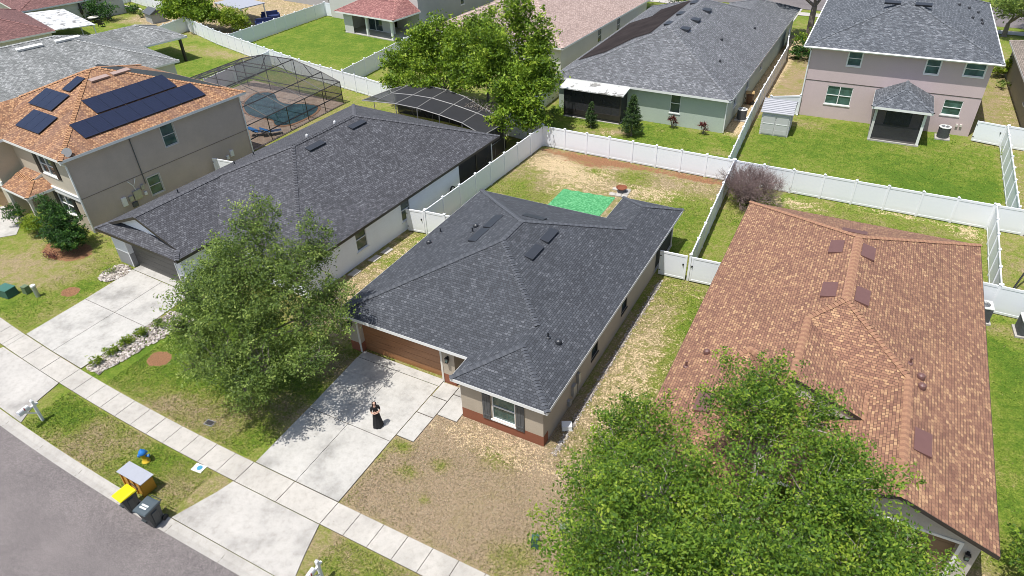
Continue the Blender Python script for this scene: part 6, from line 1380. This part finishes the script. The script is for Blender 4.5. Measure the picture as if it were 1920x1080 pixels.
# ------------------------------------------------------------------ grass tufts, leaf litter
M['tuft'] = leaf_mat('grass_tufts', [(0, (.07, .14, .012)), (.25, (.14, .21, .025)), (.5, (.24, .24, .07)), (.75, (.32, .265, .165)), (1, (.42, .35, .25))], .3)
def tufts():
    rng = np.random.default_rng(77); P = []; T = []
    for (x0, x1, y0, y1, dn) in ((-24,3.5,-10.4,1.6,330),(-34,-24,-9,2,110),(.3,4.3,-1,15.5,230),(-15,1.8,16.3,29.7,140),(-17.3,-12.7,1.8,13.3,150),(2,17.5,22.7,29.6,90),(17,24,0,19.5,60),(-17.8,.2,30.3,38,60),(.4,19,30.2,45,55)):
        n = int((x1-x0)*(y1-y0)*dn); X = rng.uniform(x0, x1, n); Y = rng.uniform(y0, y1, n)
        S = .0026*np.maximum(0, -11-X)**2; Yr = Y-S
        bad = ((Yr > -7.95) & (Yr < -6.56)) | (Yr < -10.42)
        for a, b, c, d in ((-11.75,-6.3,-6.7,1.8),(-12.4,-5.4,-10.6,-7.8),(-30.4,-24.2,-6.9,2.2),(-31.3,-23.3,-11,-7.2),(-6.5,-5.35,-2.6,1.8),(-5.5,0.1,-.6,16),(-12.7,0.1,1.5,16.2),(-9.9,-5.6,17.2,23.5),(-6.4,-4.9,23.8,25.5),(-24.4,-22.2,-6.3,-.3)):
            bad |= (X > a) & (X < b) & (Y > c) & (Y < d)
        X, Y = X[~bad], Y[~bad]; dry, sand, mul = cover_field(X, Y)
        keep = (rng.random(len(X)) > np.clip(sand*1.1, 0, .92)) & (mul < .4); X, Y, dry = X[keep], Y[keep], dry[keep]
        P.append(np.stack([X, Y, rng.uniform(.0, .04, len(X))], -1)); T.append(dry*.85+rng.normal(0, .17, len(X)))
    P = np.concatenate(P); T = np.concatenate(T)
    o = leaf_mesh('grass_tufts', P, T, .085, M['tuft'], None, rng, 0., .4); tag(o, 'short patchy lawn grass, green to straw coloured', 'grass', kind='stuff')
tufts()
rng = np.random.default_rng(8); n = 2600; t_ = rng.random(n)**1.6; X = rng.uniform(-28.5, -17.6, n); F_y = 28.6+(31-28.6)*(1-t_*.9)
Zc = np.interp(X, [-30, -26.7, -22.5, -17.4], [2.7, 2.95, 2.75, 2.45])+.06
o = leaf_mesh('leaf_litter', np.stack([X, F_y, Zc], -1), rng.random(n), .12, leaf_mat('dead_leaves', [(0, (.06, .05, .04)), (.6, (.20, .17, .14)), (1, (.42, .38, .33))], 0), None, rng, .8); tag(o, 'dry fallen leaves lying on the low pool screen under the trees', 'leaves', kind='stuff')
# gate between the tan and the white house
gate((-35.7,13.6), (-32.3,13.9), 'white gate between the two-storey tan house and the white house')
# things on the far left patios
def pchair(x, y, rz, label):
    a = empty('patio_chair', (x, y, 0), rz, label, 'chair', 'dark patio chairs at the far left'); m = MB(); m.box(-.32,.32,-.3,.3,.32,.46); m.build('seat', M['bronze'], a)
    m = MB(); m.add([(-.32,.24,.46),(.32,.24,.46),(.32,.32,.46),(-.32,.32,.46),(-.3,.38,1.05),(.3,.38,1.05),(.3,.44,1.03),(-.3,.44,1.03)], [(0,3,2,1),(4,5,6,7),(0,1,5,4),(1,2,6,5),(2,3,7,6),(3,0,4,7)]); m.build('backrest', M['bronze'], a)
    for sx in (-.29,.29):
        for sy in (-.27,.27): m = MB(); m.box(sx-.03,sx+.03,sy-.03,sy+.03,0,.32); m.build('leg', M['bronze'], a)
        m = MB(); m.box(sx-.04,sx+.04,-.3,.3,.6,.66); m.build('armrest', M['bronze'], a)
pchair(-93.5,43.6,2.2,'dark patio chair farthest from the camera beside the round table'); pchair(-90.5,43.8,-.6,'dark patio chair right of the round table'); pchair(-90.8,41.0,3.3,'dark patio chair nearest the white patio cover'); pchair(-88.6,41.2,3.6,'dark patio chair nearest the small far-left lawn')
tb = empty('patio_table', (-91.8,42.4,0), 0, 'round pale patio table on the far-left patio', 'table'); m = MB(); m.lathe([(.75,.7),(.75,.76)], n=20); m.build('tabletop', M['offwhite'], tb); m = MB(); m.lathe([(.3,0),(.06,.06),(.05,.7)], n=10); m.build('pedestal', M['bronze'], tb)
um = empty('closed_parasol', (-93.8,42.2,0), 0, 'tall closed dark parasol on the far-left patio', 'parasol'); m = MB(); m.tube([(0,0,0),(0,0,2.7)], .035, 6); m.build('pole', M['bronze'], um); m = MB(); m.lathe([(.16,1.0),(.2,1.3),(.12,2.3),(.03,2.72)], n=10); m.build('canopy', M['bronze'], um)
ph = empty('small_hut', (-83.6,46.2,0), -.3, 'small dark-roofed grey hut by the fence at the top left', 'shed'); m = MB(); m.box(-1.2,1.2,-.9,.9,0,1.3); m.build('wall', M['grey_wall'], ph); m = MB(); m.add([(-1.4,-1.1,1.25),(1.4,-1.1,1.25),(1.4,0,1.85),(-1.4,0,1.85),(-1.4,1.1,1.25),(1.4,1.1,1.25)], [(0,1,2,3),(3,2,5,4),(0,3,4),(1,5,2)]); m.build('roof', M['acgray'], ph)
cn = empty('patio_canopy', (-71.5,50.6,0), -.2, 'flat white patio canopy at the top edge', 'canopy'); m = MB(); m.box(-3.2,3.2,-1.6,2.4,2.35,2.45); m.build('cover', M['boxlid'], cn)
for x in (-3.0,3.0):
    for y in (-1.4,2.2): m = MB(); m.box(x-.06,x+.06,y-.06,y+.06,0,2.35); m.build('post', M['white'], cn)
M['navy'] = plain('navy_cushion', (.02,.035,.12), .9, .2)
for x, y, r_, lb in ((-68.4,53.2,.9,'navy blue outdoor sofa farther from the long fence'),(-66.3,50.0,.9,'navy blue outdoor sofa next to the fence at the top')):
    so = empty('outdoor_sofa', (x, y, 0), r_, lb, 'sofa', 'navy outdoor sofas'); m = MB(); m.box(-1.1,1.1,-.45,.45,.1,.5); m.build('seat', M['navy'], so); m = MB(); m.box(-1.1,1.1,.46,.66,.1,1.0); m.build('backrest', M['navy'], so)
    for sx in (-1.25,1.11): m = MB(); m.box(sx,sx+.14,-.45,.66,.1,.7); m.build('armrest', M['navy'], so)
# timber edging of the far-left bed
e_ = MB(); e_.tube([(-97,50.6,.12),(-92,50.0,.12),(-84.5,47.4,.12)], .12, 6); tag(e_.build('bed_edging', M['offwhite']), 'pale edging curb between the far-left lawn and its planting bed', 'edging')
